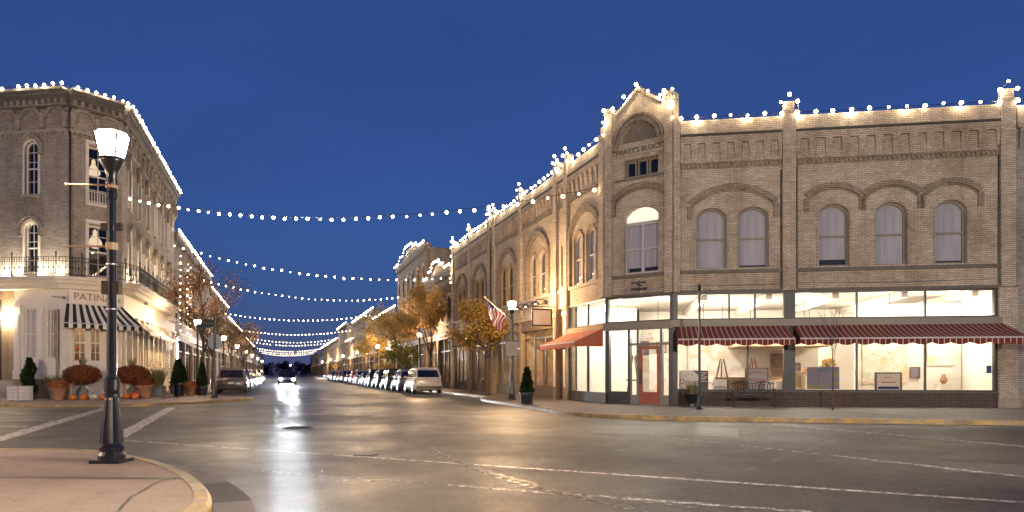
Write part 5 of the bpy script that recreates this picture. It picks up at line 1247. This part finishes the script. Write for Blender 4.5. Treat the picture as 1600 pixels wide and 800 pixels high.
for i, (x, y, h, r, l, pot) in enumerate([(-22.7,33.1,1.75,.32,'dark column evergreen at the left end of the white shopfront',.2), (-18.05,38.2,1.25,.3,'cone evergreen in a large black tub by the kerb corner',.72), (-17.35,39.4,1.3,.3,'second cone evergreen just behind the black tub',.5), (.6,28.3,1.0,.27,'clipped cone evergreen in a planter under the orange awning',.45), (-19.6,41.2,1.6,.4,'cone evergreen against the cream shopfront wall',.4), (-20.2,43.2,1.3,.35,'smaller cone evergreen farther along the cream wall',.4)]):
    t = thing('evergreen_planter', l, 'plant', (x,y,H0), 0, 'potted evergreens'); rr = random.Random(40+i)
    MB().lathe([(r*.85,0),(r*.9,.03),(r*1.05,pot*.85),(r*1.15,pot*.86),(r*1.15,pot),(r*.9,pot)], 14).build('pot', 'black_metal' if i in (1,2,3) else 'urn_metal', t)
    b = MB(); conifer(b, h, r, rr, 1500, pot-.02, i == 0); b.build('foliage', 'evergreen', t)
t = thing('grass_planter', 'low pot of pale feathery grass left of the terracotta pot', 'plant', (-21.4,33.0,H0)); MB().lathe([(r,z) for r, z in pot_prof], 16).build('pot', 'urn_metal', t)
b = MB(); blades(b, (0,0,.5), .75, .75, 260, random.Random(9)); b.build('grass', 'grass_blade', t)
t = thing('grass_planter', 'trough of tall pale flowers along the cream shopfront, right of the urn', 'plant', (-18.75,37.2,H0)); MB().box(-.3,.3,-.9,.9,0,.55).build('trough', 'urn_metal', t, rz=.32)
b = MB()
for k in range(6): blades(b, (-.28*(k-2.5)*.33,(k-2.5)*.33,.55), .5, 1.0, 90, random.Random(20+k))
leafcards(b, (0,0,1.35), .8, 220, .08, random.Random(4)); b.build('grass', 'grass_blade', t)
pm = {}
def pumpkin(x, y, r, m, label):
    if m not in pm:
        b = MB(); prof = [(.02,-.72),(.5,-.7),(.86,-.42),(1,0),(.88,.42),(.5,.66),(.1,.6)]
        vs = []; n = 32
        for R, z in prof:
            for i in range(n): k = R*(1-.09*abs(math.sin(i/n*PI*8))); vs.append((k*math.cos(2*PI*i/n), k*math.sin(2*PI*i/n), z))
        b.add(vs, [(j*n+i, j*n+(i+1) % n, (j+1)*n+(i+1) % n, (j+1)*n+i) for j in range(len(prof)-1) for i in range(n)]); me = b.mesh('pumpkin', m, True)
        s_ = MB(); s_.tube([(0,0,.55),(.03,0,.75),(.12,0,.88)], [.1,.08,.09], 6); pm[m] = (me, s_.mesh('stem', 'grass_blade'))
    o = bpy.data.objects.new('pumpkin', pm[m][0]); COL.objects.link(o); o.location = (x,y,H0+.7*r); o.scale = (r,r,r); o.rotation_euler = (0,0,x*7)
    tag(o, label, 'pumpkin', 'pumpkins by the corner entrance'); s_ = bpy.data.objects.new('stem', pm[m][1]); COL.objects.link(s_); s_.parent = o
for x, y, r, m, l in ((-19.95,32.0,.17,'pumpkin_orange','orange pumpkin lying beside the terracotta pot'),(-19.75,32.5,.2,'pumpkin_orange','larger orange pumpkin in front of the left urn'),(-19.5,32.0,.14,'pumpkin_orange','smallest orange pumpkin before the left urn'),(-19.25,32.4,.22,'pumpkin_pale','pale grey pumpkin in front of the left urn'),(-18.9,32.6,.19,'pumpkin_orange','orange pumpkin right of the pale grey one'),(-18.75,33.0,.2,'pumpkin_red','red pumpkin at the right end of the left group'),
                     (-18.75,33.6,.2,'pumpkin_pale','pale pumpkin at the left of the right-hand group'),(-18.45,33.7,.17,'pumpkin_orange','orange pumpkin beside the pale one, right-hand group'),(-18.2,34.0,.26,'pumpkin_red','large red pumpkin below the right urn'),(-17.95,33.5,.16,'pumpkin_orange','orange pumpkin nearest the tall terracotta pot')): pumpkin(x, y, r, m, l)
for k, (x, l) in enumerate(((-22.35,'white louvred crate panel, left of the two by the kerb'),(-21.85,'white louvred crate panel, right of the two by the kerb'))):
    t = thing('wooden_crate', l, 'crate', (x,31.6+.05*k,H0), -.15, 'white crates by the kerb'); b = MB()
    for i in range(5): b.box(-.2,.2,-.15,-.12,.04+i*.115,.13+i*.115); b.box(-.2,.2,.12,.15,.04+i*.115,.13+i*.115)
    for s in (-1,1): b.box(s*.2-.02,s*.2+.02,-.15,.15,0,.62)
    b.build('crate_body', 'white_paint', t); b = MB(); b.box(-.23,.23,-.17,.17,.622,.65); b.build('lid', 'white_paint', t)
t = thing('garden_chair', 'grey metal garden chair at the left edge by the kerb', 'chair', (-22.95,31.9,H0), .5); b = MB()
for s in (-1,1):
    b.tube([(s*.24,-.22,0),(s*.22,-.2,.44),(s*.22,.22,.44),(s*.24,.3,0)], .015, 5); b.tube([(s*.22,.2,.44),(s*.22,.28,.9)], .015, 5); b.tube([(s*.24,-.2,.44),(s*.26,-.2,.66),(s*.24,.24,.68)], .014, 5)
b.tube([(-.22,.28,.9),(0,.29,.96),(.22,.28,.9)], .015, 5); b.build('frame', 'grey_metal', t); b = MB()
for i in range(7): b.box(-.22,.22,-.21+i*.06,-.17+i*.06,.445,.46)
b.build('seat', 'grey_metal', t); b = MB()
for i in range(6): b.tube([(-.18+i*.07,.215,.5),(-.18+i*.07,.28,.9)], .008, 4)
b.build('backrest', 'grey_metal', t)

# ------------------------------------------------------------------ signs and posts
t = thing('stop_sign', 'grey back of an octagonal stop sign with street-name blades on the far left kerb', 'road sign', (-14.75,34.9,H0))
b = MB(); b.lathe([(.19,0),(.19,.05),(.13,.12),(.12,.5),(.09,.7),(.07,.75)], 14, flute=.06); b.build('base', 'black_metal', t)
b = MB(); b.lathe([(.05,.75),(.045,3.95),(.06,3.97),(.03,4.1),(.005,4.14)], 10); b.build('post', 'black_metal', t)
fr = Face((-14.75,34.9), (1,-.12)); b = MB(); b.prism([(.4*math.cos(PI/8+k*PI/4), 2.78+.4*math.sin(PI/8+k*PI/4)) for k in range(8)], .06, .075); o = b.build('sign_plate', 'sign_back', t, rz=-.12); 
b = MB()
for z in (2.6, 2.95): b.box(-.3,.3,.045,.06,z-.02,z+.02)
b.build('sign_strut', 'grey_metal', t, rz=-.12)
b = MB(); b.box(-.95,-.06,-.012,.012,3.5,3.68); b.build('street_name_blade', 'paint_green', t, rz=-.12)
b = MB(); b.box(-.012,.012,-.9,.0,3.7,3.86); b.build('street_name_blade', 'paint_green', t, rz=-.12)
t = thing('warning_sign', 'small yellow diamond warning sign far down the right kerb', 'road sign', nt(10.7,152)+(H0,), ROTU-PI/2); plain('sign_yellow', (.75,.42,.04), .4, var=.03)
MB().cyl((0,0,0),(0,0,3.4),.04,n=6).build('post', 'grey_metal', t); MB().prism([(0,2.0),(.65,2.65),(0,3.3),(-.65,2.65)], -.06, -.045).build('sign_plate', 'sign_yellow', t); MB().box(-.08,.08,-.065,-.061,2.4,2.9).build('symbol', 'black_metal', t)
t = thing('post', 'slender black post with a ball finial before the red awning', 'post', (6.32,23.74,H0)); MB().lathe([(.12,0),(.12,.04),(.07,.12),(.06,.5),(.045,.55),(.04,4.0)], 12).build('pole', 'black_metal', t)
MB().lathe([(.05,4.0),(.075,4.03),(.05,4.08),(.07,4.14),(.02,4.24)], 10).build('finial', 'black_metal', t)
# flag and notice on the lamp post
t = thing('flag', 'striped red and white flag drooping from a slanted staff on the lamp post', 'flag', (-.02,32.74,3.75))
MB().tube([(0,0,0),(-1.25,-.1,1.12)], .018, 6).ball((-1.25,-.1,1.12),.04,6,4).build('staff', 'light_wood', t); plain('flag_red', (.42,.03,.03), .8); plain('flag_white', (.7,.64,.58), .8); plain('flag_blue', (.03,.05,.2), .8)
b = MB(); nu, nv = 13, 12
def fp(u, v):   # u across the stripes along the staff, v down
    s = Vector((-.22,-.02,.2)).lerp(Vector((-1.15,-.09,1.03)), 1-u); droop = v*.9
    gather = .45*v; cx = Vector((-.75,-.06,0)); x = s.x+(cx.x-s.x)*gather; return (x-.08*v+.05*math.sin(v*7+u*9), s.y+.10*math.sin(u*16+v*4)*v, s.z-droop*(1-.2*u)+.02*math.sin(u*12))
for i in range(nu):
    for j in range(nv):
        u0,u1,v0,v1 = i/nu,(i+1)/nu,j/nv,(j+1)/nv
        mi = 2 if (i < 5 and j < 3) else (0 if i % 2 == 0 else 1)
        b.add([fp(u0,v0),fp(u1,v0),fp(u1,v1),fp(u0,v1)], [(0,1,2,3)], mi)
b.build('cloth', ['flag_red','flag_white','flag_blue'], t, smooth=True)
t = thing('notice_board', 'small pinkish notice plate fixed to the lamp post below the flag', 'sign', (0,32.7,2.15)); plain('notice', (.36,.29,.26), .5); MB().box(-.28,.28,-.1,-.08,0,.66).build('board', 'notice', t); b = MB(); b.box(-.3,.3,-.105,-.075,-.02,0); b.box(-.3,.3,-.105,-.075,.66,.68); b.box(-.3,-.28,-.105,-.075,0,.66); b.box(.28,.3,-.105,-.075,0,.66); b.build('frame', 'black_metal', t)
def hanging(label, x, face, out0, out1, z0, z1, m):
    t = thing('hanging_sign', label, 'sign', face.pt(x,-.1,z1+.2), 0, 'hanging signs on the cream block'); b = MB()
    b.tube([face.pt(x,-.1,z1+.14), face.pt(x,-out1-.05,z1+.14)], .022, 5); b.tube([face.pt(x,-.12,z0-.3), face.pt(x,-.12,z1+.3)], .03, 5); b.tube([face.pt(x,-.1,z1+.14-.0), face.pt(x,-out1*.5,z1+.3), face.pt(x,-out1,z1+.14)], .012, 4)
    o = b.build('bracket', 'iron', t); o.location = -Vector(t.location)
    MB().box(x-.04, x+.04, -out1, -out0, z0, z1).build('board', m, t, face)
    b = MB(); 
    for y0, y1, a, c in ((-out1-.04,-out1+.03,z0-.04,z1+.04),(-out0-.03,-out0+.04,z0-.04,z1+.04),(-out1+.031,-out0-.031,z0-.04,z0+.03),(-out1+.031,-out0-.031,z1-.03,z1+.04)): b.box(x-.055,x+.055,y0,y1,a,c)
    b.build('frame', 'iron', t, face)
plain('sign_cream', (.66,.56,.44), .5, var=.05); plain('sign_pink', (.34,.24,.21), .5)
hanging('cream hanging sign in a dark frame beside the gooseneck lamps', 21.55, RM, .35, 1.3, 3.6, 4.35, 'sign_cream')
hanging('pinkish hanging sign behind the small yellow tree', 4.9, RM, .3, 1.25, 3.2, 3.95, 'sign_pink')
for k, x in enumerate((17.6, 19.0, 20.4)):
    t = thing('gooseneck_lamp', ['gooseneck barn lamp farthest from the hanging sign','middle gooseneck barn lamp over the dark fascia','gooseneck barn lamp nearest the cream hanging sign'][k], 'wall lamp', RM.pt(x,-.12,4.85), RM.a, 'gooseneck lamps over the dark fascia')
    MB().tube([(0,0,0),(0,-.2,.1),(0,-.5,.12),(0,-.62,.0)], .018, 6).build('arm', 'iron', t); b = MB(); b.lathe([(.05,.02),(.09,-.02),(.24,-.14),(.23,-.145),(.07,-.03)], 14, (0,-.62,0)); b.build('shade', 'iron', t); MB().ball((0,-.62,-.1),.05,8,5).build('bulb', 'warm_bulb', t)
t = thing('round_sign', 'round iron scroll sign behind the flag lamp post', 'sign', RM.pt(16.2,-.5,3.3)); b = MB()
for R in (.3, .2): b.tube([(R*1.5*math.cos(a*PI/10), .02*R, R*math.sin(a*PI/10)) for a in range(21)], .03, 5)
for a in range(8): b.tube([(.3*math.cos(a*PI/4),0,.2*math.sin(a*PI/4)),(.45*math.cos(a*PI/4),0,.3*math.sin(a*PI/4))], .02, 4)
b.box(-.26,.26,-.02,.02,-.06,.06); b.build('scrollwork', 'iron', t); t.rotation_euler = (0,0,.1)

# ------------------------------------------------------------------ gallery contents and pavement furniture
def picture(label, face, x0, x1, y, z0, z1, m, frame=None, group='paintings in the gallery'):
    t = thing('painting', label, 'painting', face.pt((x0+x1)/2,y,z0), 0, group); MB().box(x0,x1,y-.04,y,z0,z1).build('canvas', m, t, face)
    if frame:
        b = MB()
        for a in ((x0-.05,x0,z0-.05,z1+.05),(x1,x1+.05,z0-.05,z1+.05),(x0,x1,z0-.05,z0),(x0,x1,z1,z1+.05)): b.box(a[0],a[1],y-.06,y+.01,a[2],a[3])
        b.build('frame', frame, t, face)
    return t
def art(name, cols, scale, dist=1.5, stretch=(1,1,1)):
    m, t, out = mat(name); mp = nd(t, 'ShaderNodeMapping'); mp.inputs['Scale'].default_value = stretch; t.links.new(coords(t), mp.inputs[0])
    n = nd(t, 'ShaderNodeTexNoise'); n.inputs['Scale'].default_value = scale; n.inputs['Detail'].default_value = 3; n.inputs['Distortion'].default_value = dist*.3; t.links.new(mp.outputs[0], n.inputs['Vector'])
    r = nd(t, 'ShaderNodeValToRGB'); r.color_ramp.interpolation = 'EASE'; e = r.color_ramp.elements
    e[0].position = 0; e[0].color = rgba(cols[0]); e[1].position = .36; e[1].color = rgba(cols[1])
    for i, c in enumerate(cols[2:]): q = e.new(.36+.32*(i+1)/(len(cols)-1)); q.color = rgba(c)
    t.links.new(n.outputs['Fac'], r.inputs[0]); p = nd(t, 'ShaderNodeBsdfPrincipled'); p.inputs['Roughness'].default_value = .6; t.links.new(r.outputs[0], p.inputs['Base Color']); t.links.new(p.outputs[0], out.inputs[0]); M[name] = m
art('art_map', [(.25,.32,.45),(.62,.58,.44),(.72,.68,.6),(.58,.56,.38),(.72,.62,.52),(.7,.5,.3)], 1.6)
art('art_pastel', [(.75,.65,.3),(.75,.72,.64),(.72,.70,.66),(.66,.62,.38)], 2.2)
art('art_dusk', [(.05,.06,.12),(.13,.14,.22),(.22,.19,.26),(.20,.18,.24),(.25,.24,.12)], 1.5, .5, (1,1,3))
art('art_shore', [(.2,.19,.18),(.36,.33,.31),(.40,.37,.35),(.3,.15,.17),(.42,.40,.38)], 1.2, .3, (.4,.4,5))
art('art_figures', [(.55,.2,.12),(.74,.70,.64),(.78,.74,.68),(.76,.71,.64),(.72,.60,.56),(.66,.56,.36)], 2.0)
art('art_red', [(.5,.14,.1),(.72,.52,.5),(.77,.72,.68),(.73,.62,.6)], 2.4)
picture('large abstract map-like canvas in pale greens with a blue line', RC, 7.55, 9.2, 2.59, .95, 3.0, 'art_map')
picture('square pastel canvas on the bare cream wall at the right', RC, 9.95, 10.9, 2.59, 1.65, 2.55, 'art_pastel')
picture('wide dusky purple landscape standing in the shop window behind the sapling', RC, 4.95, 6.1, .55, .75, 1.58, 'art_dusk', None)
picture('grey shore landscape propped in the window above the bench', RC, 2.75, 3.5, .5, .72, 1.5, 'art_shore', 'wood')
picture('large pale figure painting on the back wall with red and pink spots', RC, 1.3, 4.2, 8.45, .9, 3.0, 'art_figures')
picture('pale blue-green canvas at the back of the left window', RC, -1.2, .6, 8.45, 1.0, 2.1, 'art_pastel')
picture('red and pink canvas seen through the orange door', RCH, 1.2, 2.0, 5.5, .6, 2.0, 'art_red')
picture('pink sketch seen through the window left of the orange door', RCH, -.3, .7, 4.5, .6, 2.2, 'art_red')
picture('small red-topped canvas behind the chairs', RC, 4.0, 4.6, 8.3, 1.2, 2.2, 'art_red')
t = thing('display_sign', 'white notice in a black frame standing in the right-hand window', 'sign', RC.pt(7.75,.35,.7)); MB().box(7.35,8.15,.33,.37,.72,1.32).build('board', 'sign_cream', t, RC)
b = MB(); b.box(7.29,8.21,.32,.4,1.322,1.38); b.box(7.29,7.35,.32,.4,.7,1.32); b.box(8.15,8.21,.32,.4,.7,1.32); b.build('frame', 'black_metal', t, RC)
b = MB(); b.box(7.4,8.1,.318,.328,.76,.86); b.build('wave_band', 'blue_cloth', t, RC)
b = MB(); b.box(7.5,8.0,.318,.328,1.0,1.03); b.box(7.6,7.9,.318,.328,1.18,1.2); b.build('printed_line', 'red_paint', t, RC)
MB().box(10.95,11.1,.1,.14,1.35,1.62).build('notice', 'blue_cloth', BR, RC)
for k, x in enumerate((3.45, 4.72)):
    t = thing('armchair', ['pale upholstered tub chair left of the dark pillar, in the window','pale upholstered tub chair right of the dark pillar, in the window'][k], 'chair', RC.pt(x,1.3,H0+.01), RC.a+.5*(1-2*k), 'pale chairs in the gallery')
    b = MB(); b.prism([(.36*math.cos(a*PI/12), .34*math.sin(a*PI/12)) for a in range(-2,15)]+[(.29*math.cos(a*PI/12), .27*math.sin(a*PI/12)) for a in range(14,-3,-1)], .5, 1.28, axis='z'); b.build('backrest', 'tan_cloth', t)
    MB().lathe([(.3,.5),(.33,.54),(.33,.64),(.28,.68)], 16).build('seat', 'tan_cloth', t)
    for a, c in ((-1,-1),(1,-1),(-1,1),(1,1)): MB().cyl((a*.22,c*.2,0),(a*.22,c*.2,.5),.022,n=6).build('leg', 'wood', t)
for x, y, l in ((1.95,1.2,'wooden artist easel left of the window bar'), (3.1,1.1,'wooden artist easel behind the grey shore painting')):
    t = thing('easel', l, 'easel', RC.pt(x,y,H0+.01), RC.a, 'easels in the gallery'); b = MB()
    for s in (-1,1): b.tube([(s*.42,0,0),(s*.06,0,1.78)], .03, 5)
    b.tube([(0,.55,0),(0,.02,1.7)], .025, 5); b.build('leg_frame', 'wood', t); MB().box(-.36,.36,-.06,.03,.75,.82).build('ledge', 'wood', t)
q = RCH.pt(.62,1.2,H0+.01)
t = thing('easel', 'tall wooden easel in the narrow window left of the orange door', 'easel', q, RCH.a, 'easels in the gallery'); b = MB()
for s in (-1,1): b.tube([(s*.4,0,0),(s*.06,0,1.95)], .03, 5)
b.tube([(0,.5,0),(0,.02,1.9)], .025, 5); b.build('leg_frame', 'wood', t); MB().box(-.34,.34,-.06,.03,.9,.96).build('ledge', 'wood', t)
t = thing('cabinet', 'dark wooden cabinet behind the window bar near the figure painting', 'cabinet', RC.pt(2.4,2.2,H0), RC.a); MB().box(-.55,.55,-.25,.25,.02,1.0).build('carcass', 'light_wood', t); MB().box(-.6,.6,-.28,.28,1.0,1.05).build('top', 'wood', t)
for s in (-1,1): MB().box(s*.28-.25,s*.28+.25,-.27,-.252,.1,.95).build('door', 'wood', t)
t = thing('wreath', 'dried-flower wreath hanging on the pale panel door', 'wreath', RC.pt(6.9,4.9,1.75)); b = MB(); leafcards(b, (0,0,0), .3, 160, .14, random.Random(3)); b.build('dried_flowers', 'autumn_leaf', t)
for k, (x, y, z0, z1, w, m) in enumerate(((10.0,8.45,1.3,1.9,.5,'art_shore'),(-.9,8.45,2.3,2.9,.5,'art_dusk'),(.0,8.45,2.4,2.85,.4,'art_red'),(9.5,2.59,1.2,1.55,.28,'art_dusk'),(6.35,8.45,1.3,1.8,.4,'art_shore'))):
    picture(['small framed shore sketch high at the rear right','small dark framed picture above the pale canvas','small framed red picture beside the dark one','tiny framed dusk picture between the two big canvases','small framed shore sketch right of the dark doorway'][k], RC, x-w/2, x+w/2, y, z0, z1, m, 'wood')
for k, (x, y, h) in enumerate(((1.1,3.4,.95),(5.6,3.6,1.1),(10.4,2.2,.8))):
    t = thing('display_plinth', ['white plinth with a vase near the left easel','tall white plinth with a vase behind the tub chairs','low white plinth with a vase under the square pastel'][k], 'plinth', RC.pt(x,y,H0+.01), RC.a, 'plinths in the gallery'); MB().box(-.2,.2,-.2,.2,0,h).build('plinth_block', 'white_paint', t)
    v = thing('vase', ['rust vase on the plinth near the left easel','rust vase on the tallest plinth','rust vase on the lowest plinth'][k], 'vase', RC.pt(x,y,H0+.01+h), 0, 'vases on plinths'); MB().lathe([(.06,0),(.12,.1),(.13,.2),(.06,.32),(.08,.38)], 14).build('vase_body', 'terracotta', v, smooth=True)
t = thing('counter', 'long pale sales counter across the middle of the gallery', 'counter', RC.pt(3.9,6.3,H0+.01), RC.a); MB().box(-1.4,1.4,-.3,.3,0,.98).build('carcass', 'light_wood', t); MB().box(-1.46,1.46,-.36,.36,.982,1.03).build('worktop', 'wood', t)
# sandwich board, bench, small sign
t = thing('display_sign', 'display board with round white logo disc and dark menu panel in the window', 'sign', RC.pt(.7,.3,.7)); MB().box(.24,1.32,.28,.32,.7,1.45).build('board', 'dark_frame', t, RC)
b = MB(); b.prism([(.62+.37*math.cos(k*PI/14), 1.075+.37*math.sin(k*PI/14)) for k in range(28)], .262, .279); b.box(.245,.62,.265,.279,.705,1.445); b.build('logo_disc', 'white_cloth', t, RC)
text('Dyson', .27, RC, (.6,.256,1.02), 'red_paint', t, .002)
b = MB(); 
for i in range(7): b.box(1.04,1.27-.05*(i % 3),.272,.279,1.36-i*.055,1.375-i*.055)
b.build('printed_line', 'white_cloth', t, RC)
b = MB(); 
for i in range(3): b.ball((.45+i*.13,.26,1.27+.03*(i % 2)), .022, 6, 4)
b.build('logo_flourish', 'dark_frame', t, RC)
t = thing('display_sign', 'small pale sign with green flowers at the foot of the easel', 'sign', RC.pt(1.75,.3,.7)); MB().box(1.5,2.0,.3,.33,.71,1.12).build('board', 'white_cloth', t, RC); b = MB()
for i in range(8): b.ball((1.58+i*.05,.295,.8+.02*(i % 3)), .025, 6, 4)
b.build('flower_motif', 'evergreen', t, RC)
t = thing('bench', 'black iron bench with round scrolled ends in the back, on the gallery pavement', 'bench', RC.pt(2.75,-1.0,H0), RC.a); b = MB()
for x in (-.42,.42): b.tube([(x+.2*math.cos(a*PI/8),.2,.72+.2*math.sin(a*PI/8)) for a in range(17)], .02, 5); b.tube([(x+.12*math.cos(a*PI/8),.2,.72+.12*math.sin(a*PI/8)) for a in range(17)], .015, 5)
for i in range(15): b.tube([(-.72+i*.103,.19,.46),(-.72+i*.103,.21,.84)], .014, 4)
b.tube([(-.75,.2,.84),(-.42,.2,.93),(0,.2,.84),(.42,.2,.93),(.75,.2,.84)], .02, 5); b.build('backrest', 'iron', t); b = MB()
for i in range(6): b.box(-.75,.75,-.26+i*.08,-.2+i*.08,.44,.46)
b.build('seat', 'iron', t)
for s in (-1,1): b = MB(); b.tube([(s*.7,-.26,0),(s*.7,-.22,.44),(s*.7,.16,.44),(s*.7,.26,0)], .022, 5); b.tube([(s*.7,-.22,.44),(s*.72,-.24,.64),(s*.7,.2,.66)], .018, 5); b.build('leg', 'iron', t)
t = thing('grass_planter', 'dark bowl of spiky grass in front of the round logo board', 'plant', RC.pt(.62,-.7,H0)); MB().lathe([(.16,0),(.14,.1),(.3,.42),(.32,.46),(.27,.46)], 16).build('pot', 'black_metal', t); b = MB(); blades(b, (0,0,.44), .34, .55, 110, random.Random(2)); b.build('grass', 'grass_blade', t)
for k, (x, y) in enumerate(((3.55,-.4),(3.95,-.4))):
    t = thing('menu_card', ['small white card stand just right of the bench','second small white card stand by the dark pillar'][k], 'sign', RC.pt(x,.25,.69), RC.a, 'white card stands'); MB().box(-.16,.16,0,.02,.03,.36).build('card', 'white_cloth', t); MB().box(-.17,.17,-.05,.08,0,.03).build('foot', 'dark_frame', t)
for k, (x, y) in enumerate(((5.0,-.9),(5.9,-.9))):
    t = thing('cafe_chair', ['dark metal cafe chair, left of the pair under the yellow tree','dark metal cafe chair, right of the pair under the yellow tree'][k], 'chair', RM.pt(x+2,y,H0), RM.a+PI*k, 'cafe chairs'); b = MB()
    for s in (-1,1):
        for c in (-1,1): b.tube([(s*.2,c*.2,0),(s*.18,c*.18,.45)], .014, 4)
        b.tube([(s*.18,.18,.45),(s*.18,.22,.85)], .014, 4)
    b.tube([(-.18,.22,.85),(0,.23,.9),(.18,.22,.85)], .014, 4); b.build('frame', 'iron', t); MB().box(-.2,.2,-.2,.2,.45,.47).build('seat', 'red_paint', t)
# canopy and neon at the white-lit shop on the left
t = thing('glass_canopy', 'white-framed canopy with a blue neon line on the brown left-hand shop', 'canopy', nt(-7.5,60)+(3.4,)); b = MB(); fL = Face(nt(-7.77,59), U)
for x in (.3,3.3,6.3): b.tube([fL.pt(x,-.05,4.1), fL.pt(x,-1.5,3.3)], .04, 5)
b.tube([fL.pt(.2,-1.5,3.3), fL.pt(6.4,-1.5,3.3)], .05, 5); o = b.build('frame', 'white_paint', t); o.location = -Vector(t.location)
b = MB(); b.quad((.2,-.05,4.1),(6.4,-.05,4.1),(6.4,-1.5,3.32),(.2,-1.5,3.32)); b.build('roof_panel', 'white_cloth', t, fL)
MB().tube([(.1,-.15,.7),(.1,-.15,4.2),(2.4,-.15,4.2)], .03, 5).build('neon_tube', 'neon_blue', t, fL); MB().tube([(.3,-.16,.7),(.3,-.16,4.0)], .05, 5).build('neon_tube', 'neon_white', t, fL)

# ------------------------------------------------------------------ world, camera
w = bpy.data.worlds.new('World'); S.world = w; w.use_nodes = True; t = w.node_tree; t.nodes.clear()
sky = t.nodes.new('ShaderNodeTexSky'); sky.sky_type = 'NISHITA'; sky.sun_disc = False
sky.sun_elevation = math.radians(2.0); sky.sun_rotation = math.radians(180); sky.air_density = 1.0; sky.dust_density = 0.0; sky.ozone_density = 5.0
# deep blue-hour sky: the sun's last light scattered, plus the even blue of thin overcast air
sc_ = t.nodes.new('ShaderNodeVectorMath'); sc_.operation = 'SCALE'; sc_.inputs[3].default_value = SKYK; t.links.new(sky.outputs[0], sc_.inputs[0])
ad = t.nodes.new('ShaderNodeVectorMath'); ad.operation = 'ADD'; t.links.new(sc_.outputs[0], ad.inputs[0]); ad.inputs[1].default_value = SKYC
tcw = t.nodes.new('ShaderNodeTexCoord'); mpw = t.nodes.new('ShaderNodeMapping'); mpw.inputs['Scale'].default_value = (1, 1, 3.2); t.links.new(tcw.outputs['Generated'], mpw.inputs[0])
nw = t.nodes.new('ShaderNodeTexNoise'); nw.inputs['Scale'].default_value = 1.7; nw.inputs['Detail'].default_value = 5; nw.inputs['Roughness'].default_value = .55; t.links.new(mpw.outputs[0], nw.inputs['Vector'])
rw = t.nodes.new('ShaderNodeMapRange'); t.links.new(nw.outputs['Fac'], rw.inputs[0]); rw.inputs[1].default_value = .3; rw.inputs[2].default_value = .7; rw.inputs[3].default_value = .9; rw.inputs[4].default_value = 1.1
mw = t.nodes.new('ShaderNodeVectorMath'); mw.operation = 'SCALE'; t.links.new(ad.outputs[0], mw.inputs[0]); t.links.new(rw.outputs[0], mw.inputs[3])
bg = t.nodes.new('ShaderNodeBackground'); bg.inputs[1].default_value = 1.0; out = t.nodes.new('ShaderNodeOutputWorld')
t.links.new(mw.outputs[0], bg.inputs[0]); t.links.new(bg.outputs[0], out.inputs[0])
cam = bpy.data.cameras.new('Camera'); co = bpy.data.objects.new('Camera', cam); COL.objects.link(co); S.camera = co
co.location = (0,0,1.35); co.rotation_euler = (PI/2,0,0); cam.sensor_width = 36; cam.lens = 24.75; cam.shift_y = (583-400)/1600; cam.clip_end = 3000; cam.clip_start = .1
S.view_settings.view_transform = 'Standard'; S.view_settings.look = 'None'; S.view_settings.gamma = 1; S.view_settings.exposure = 2.3
S.render.engine = 'CYCLES'; c = S.cycles; c.use_denoising = True; c.max_bounces = 6; c.diffuse_bounces = 3; c.glossy_bounces = 3; c.transparent_max_bounces = 12; c.sample_clamp_indirect = 3.0; c.sample_clamp_direct = 0; c.caustics_reflective = False; c.caustics_refractive = False; c.use_light_tree = True
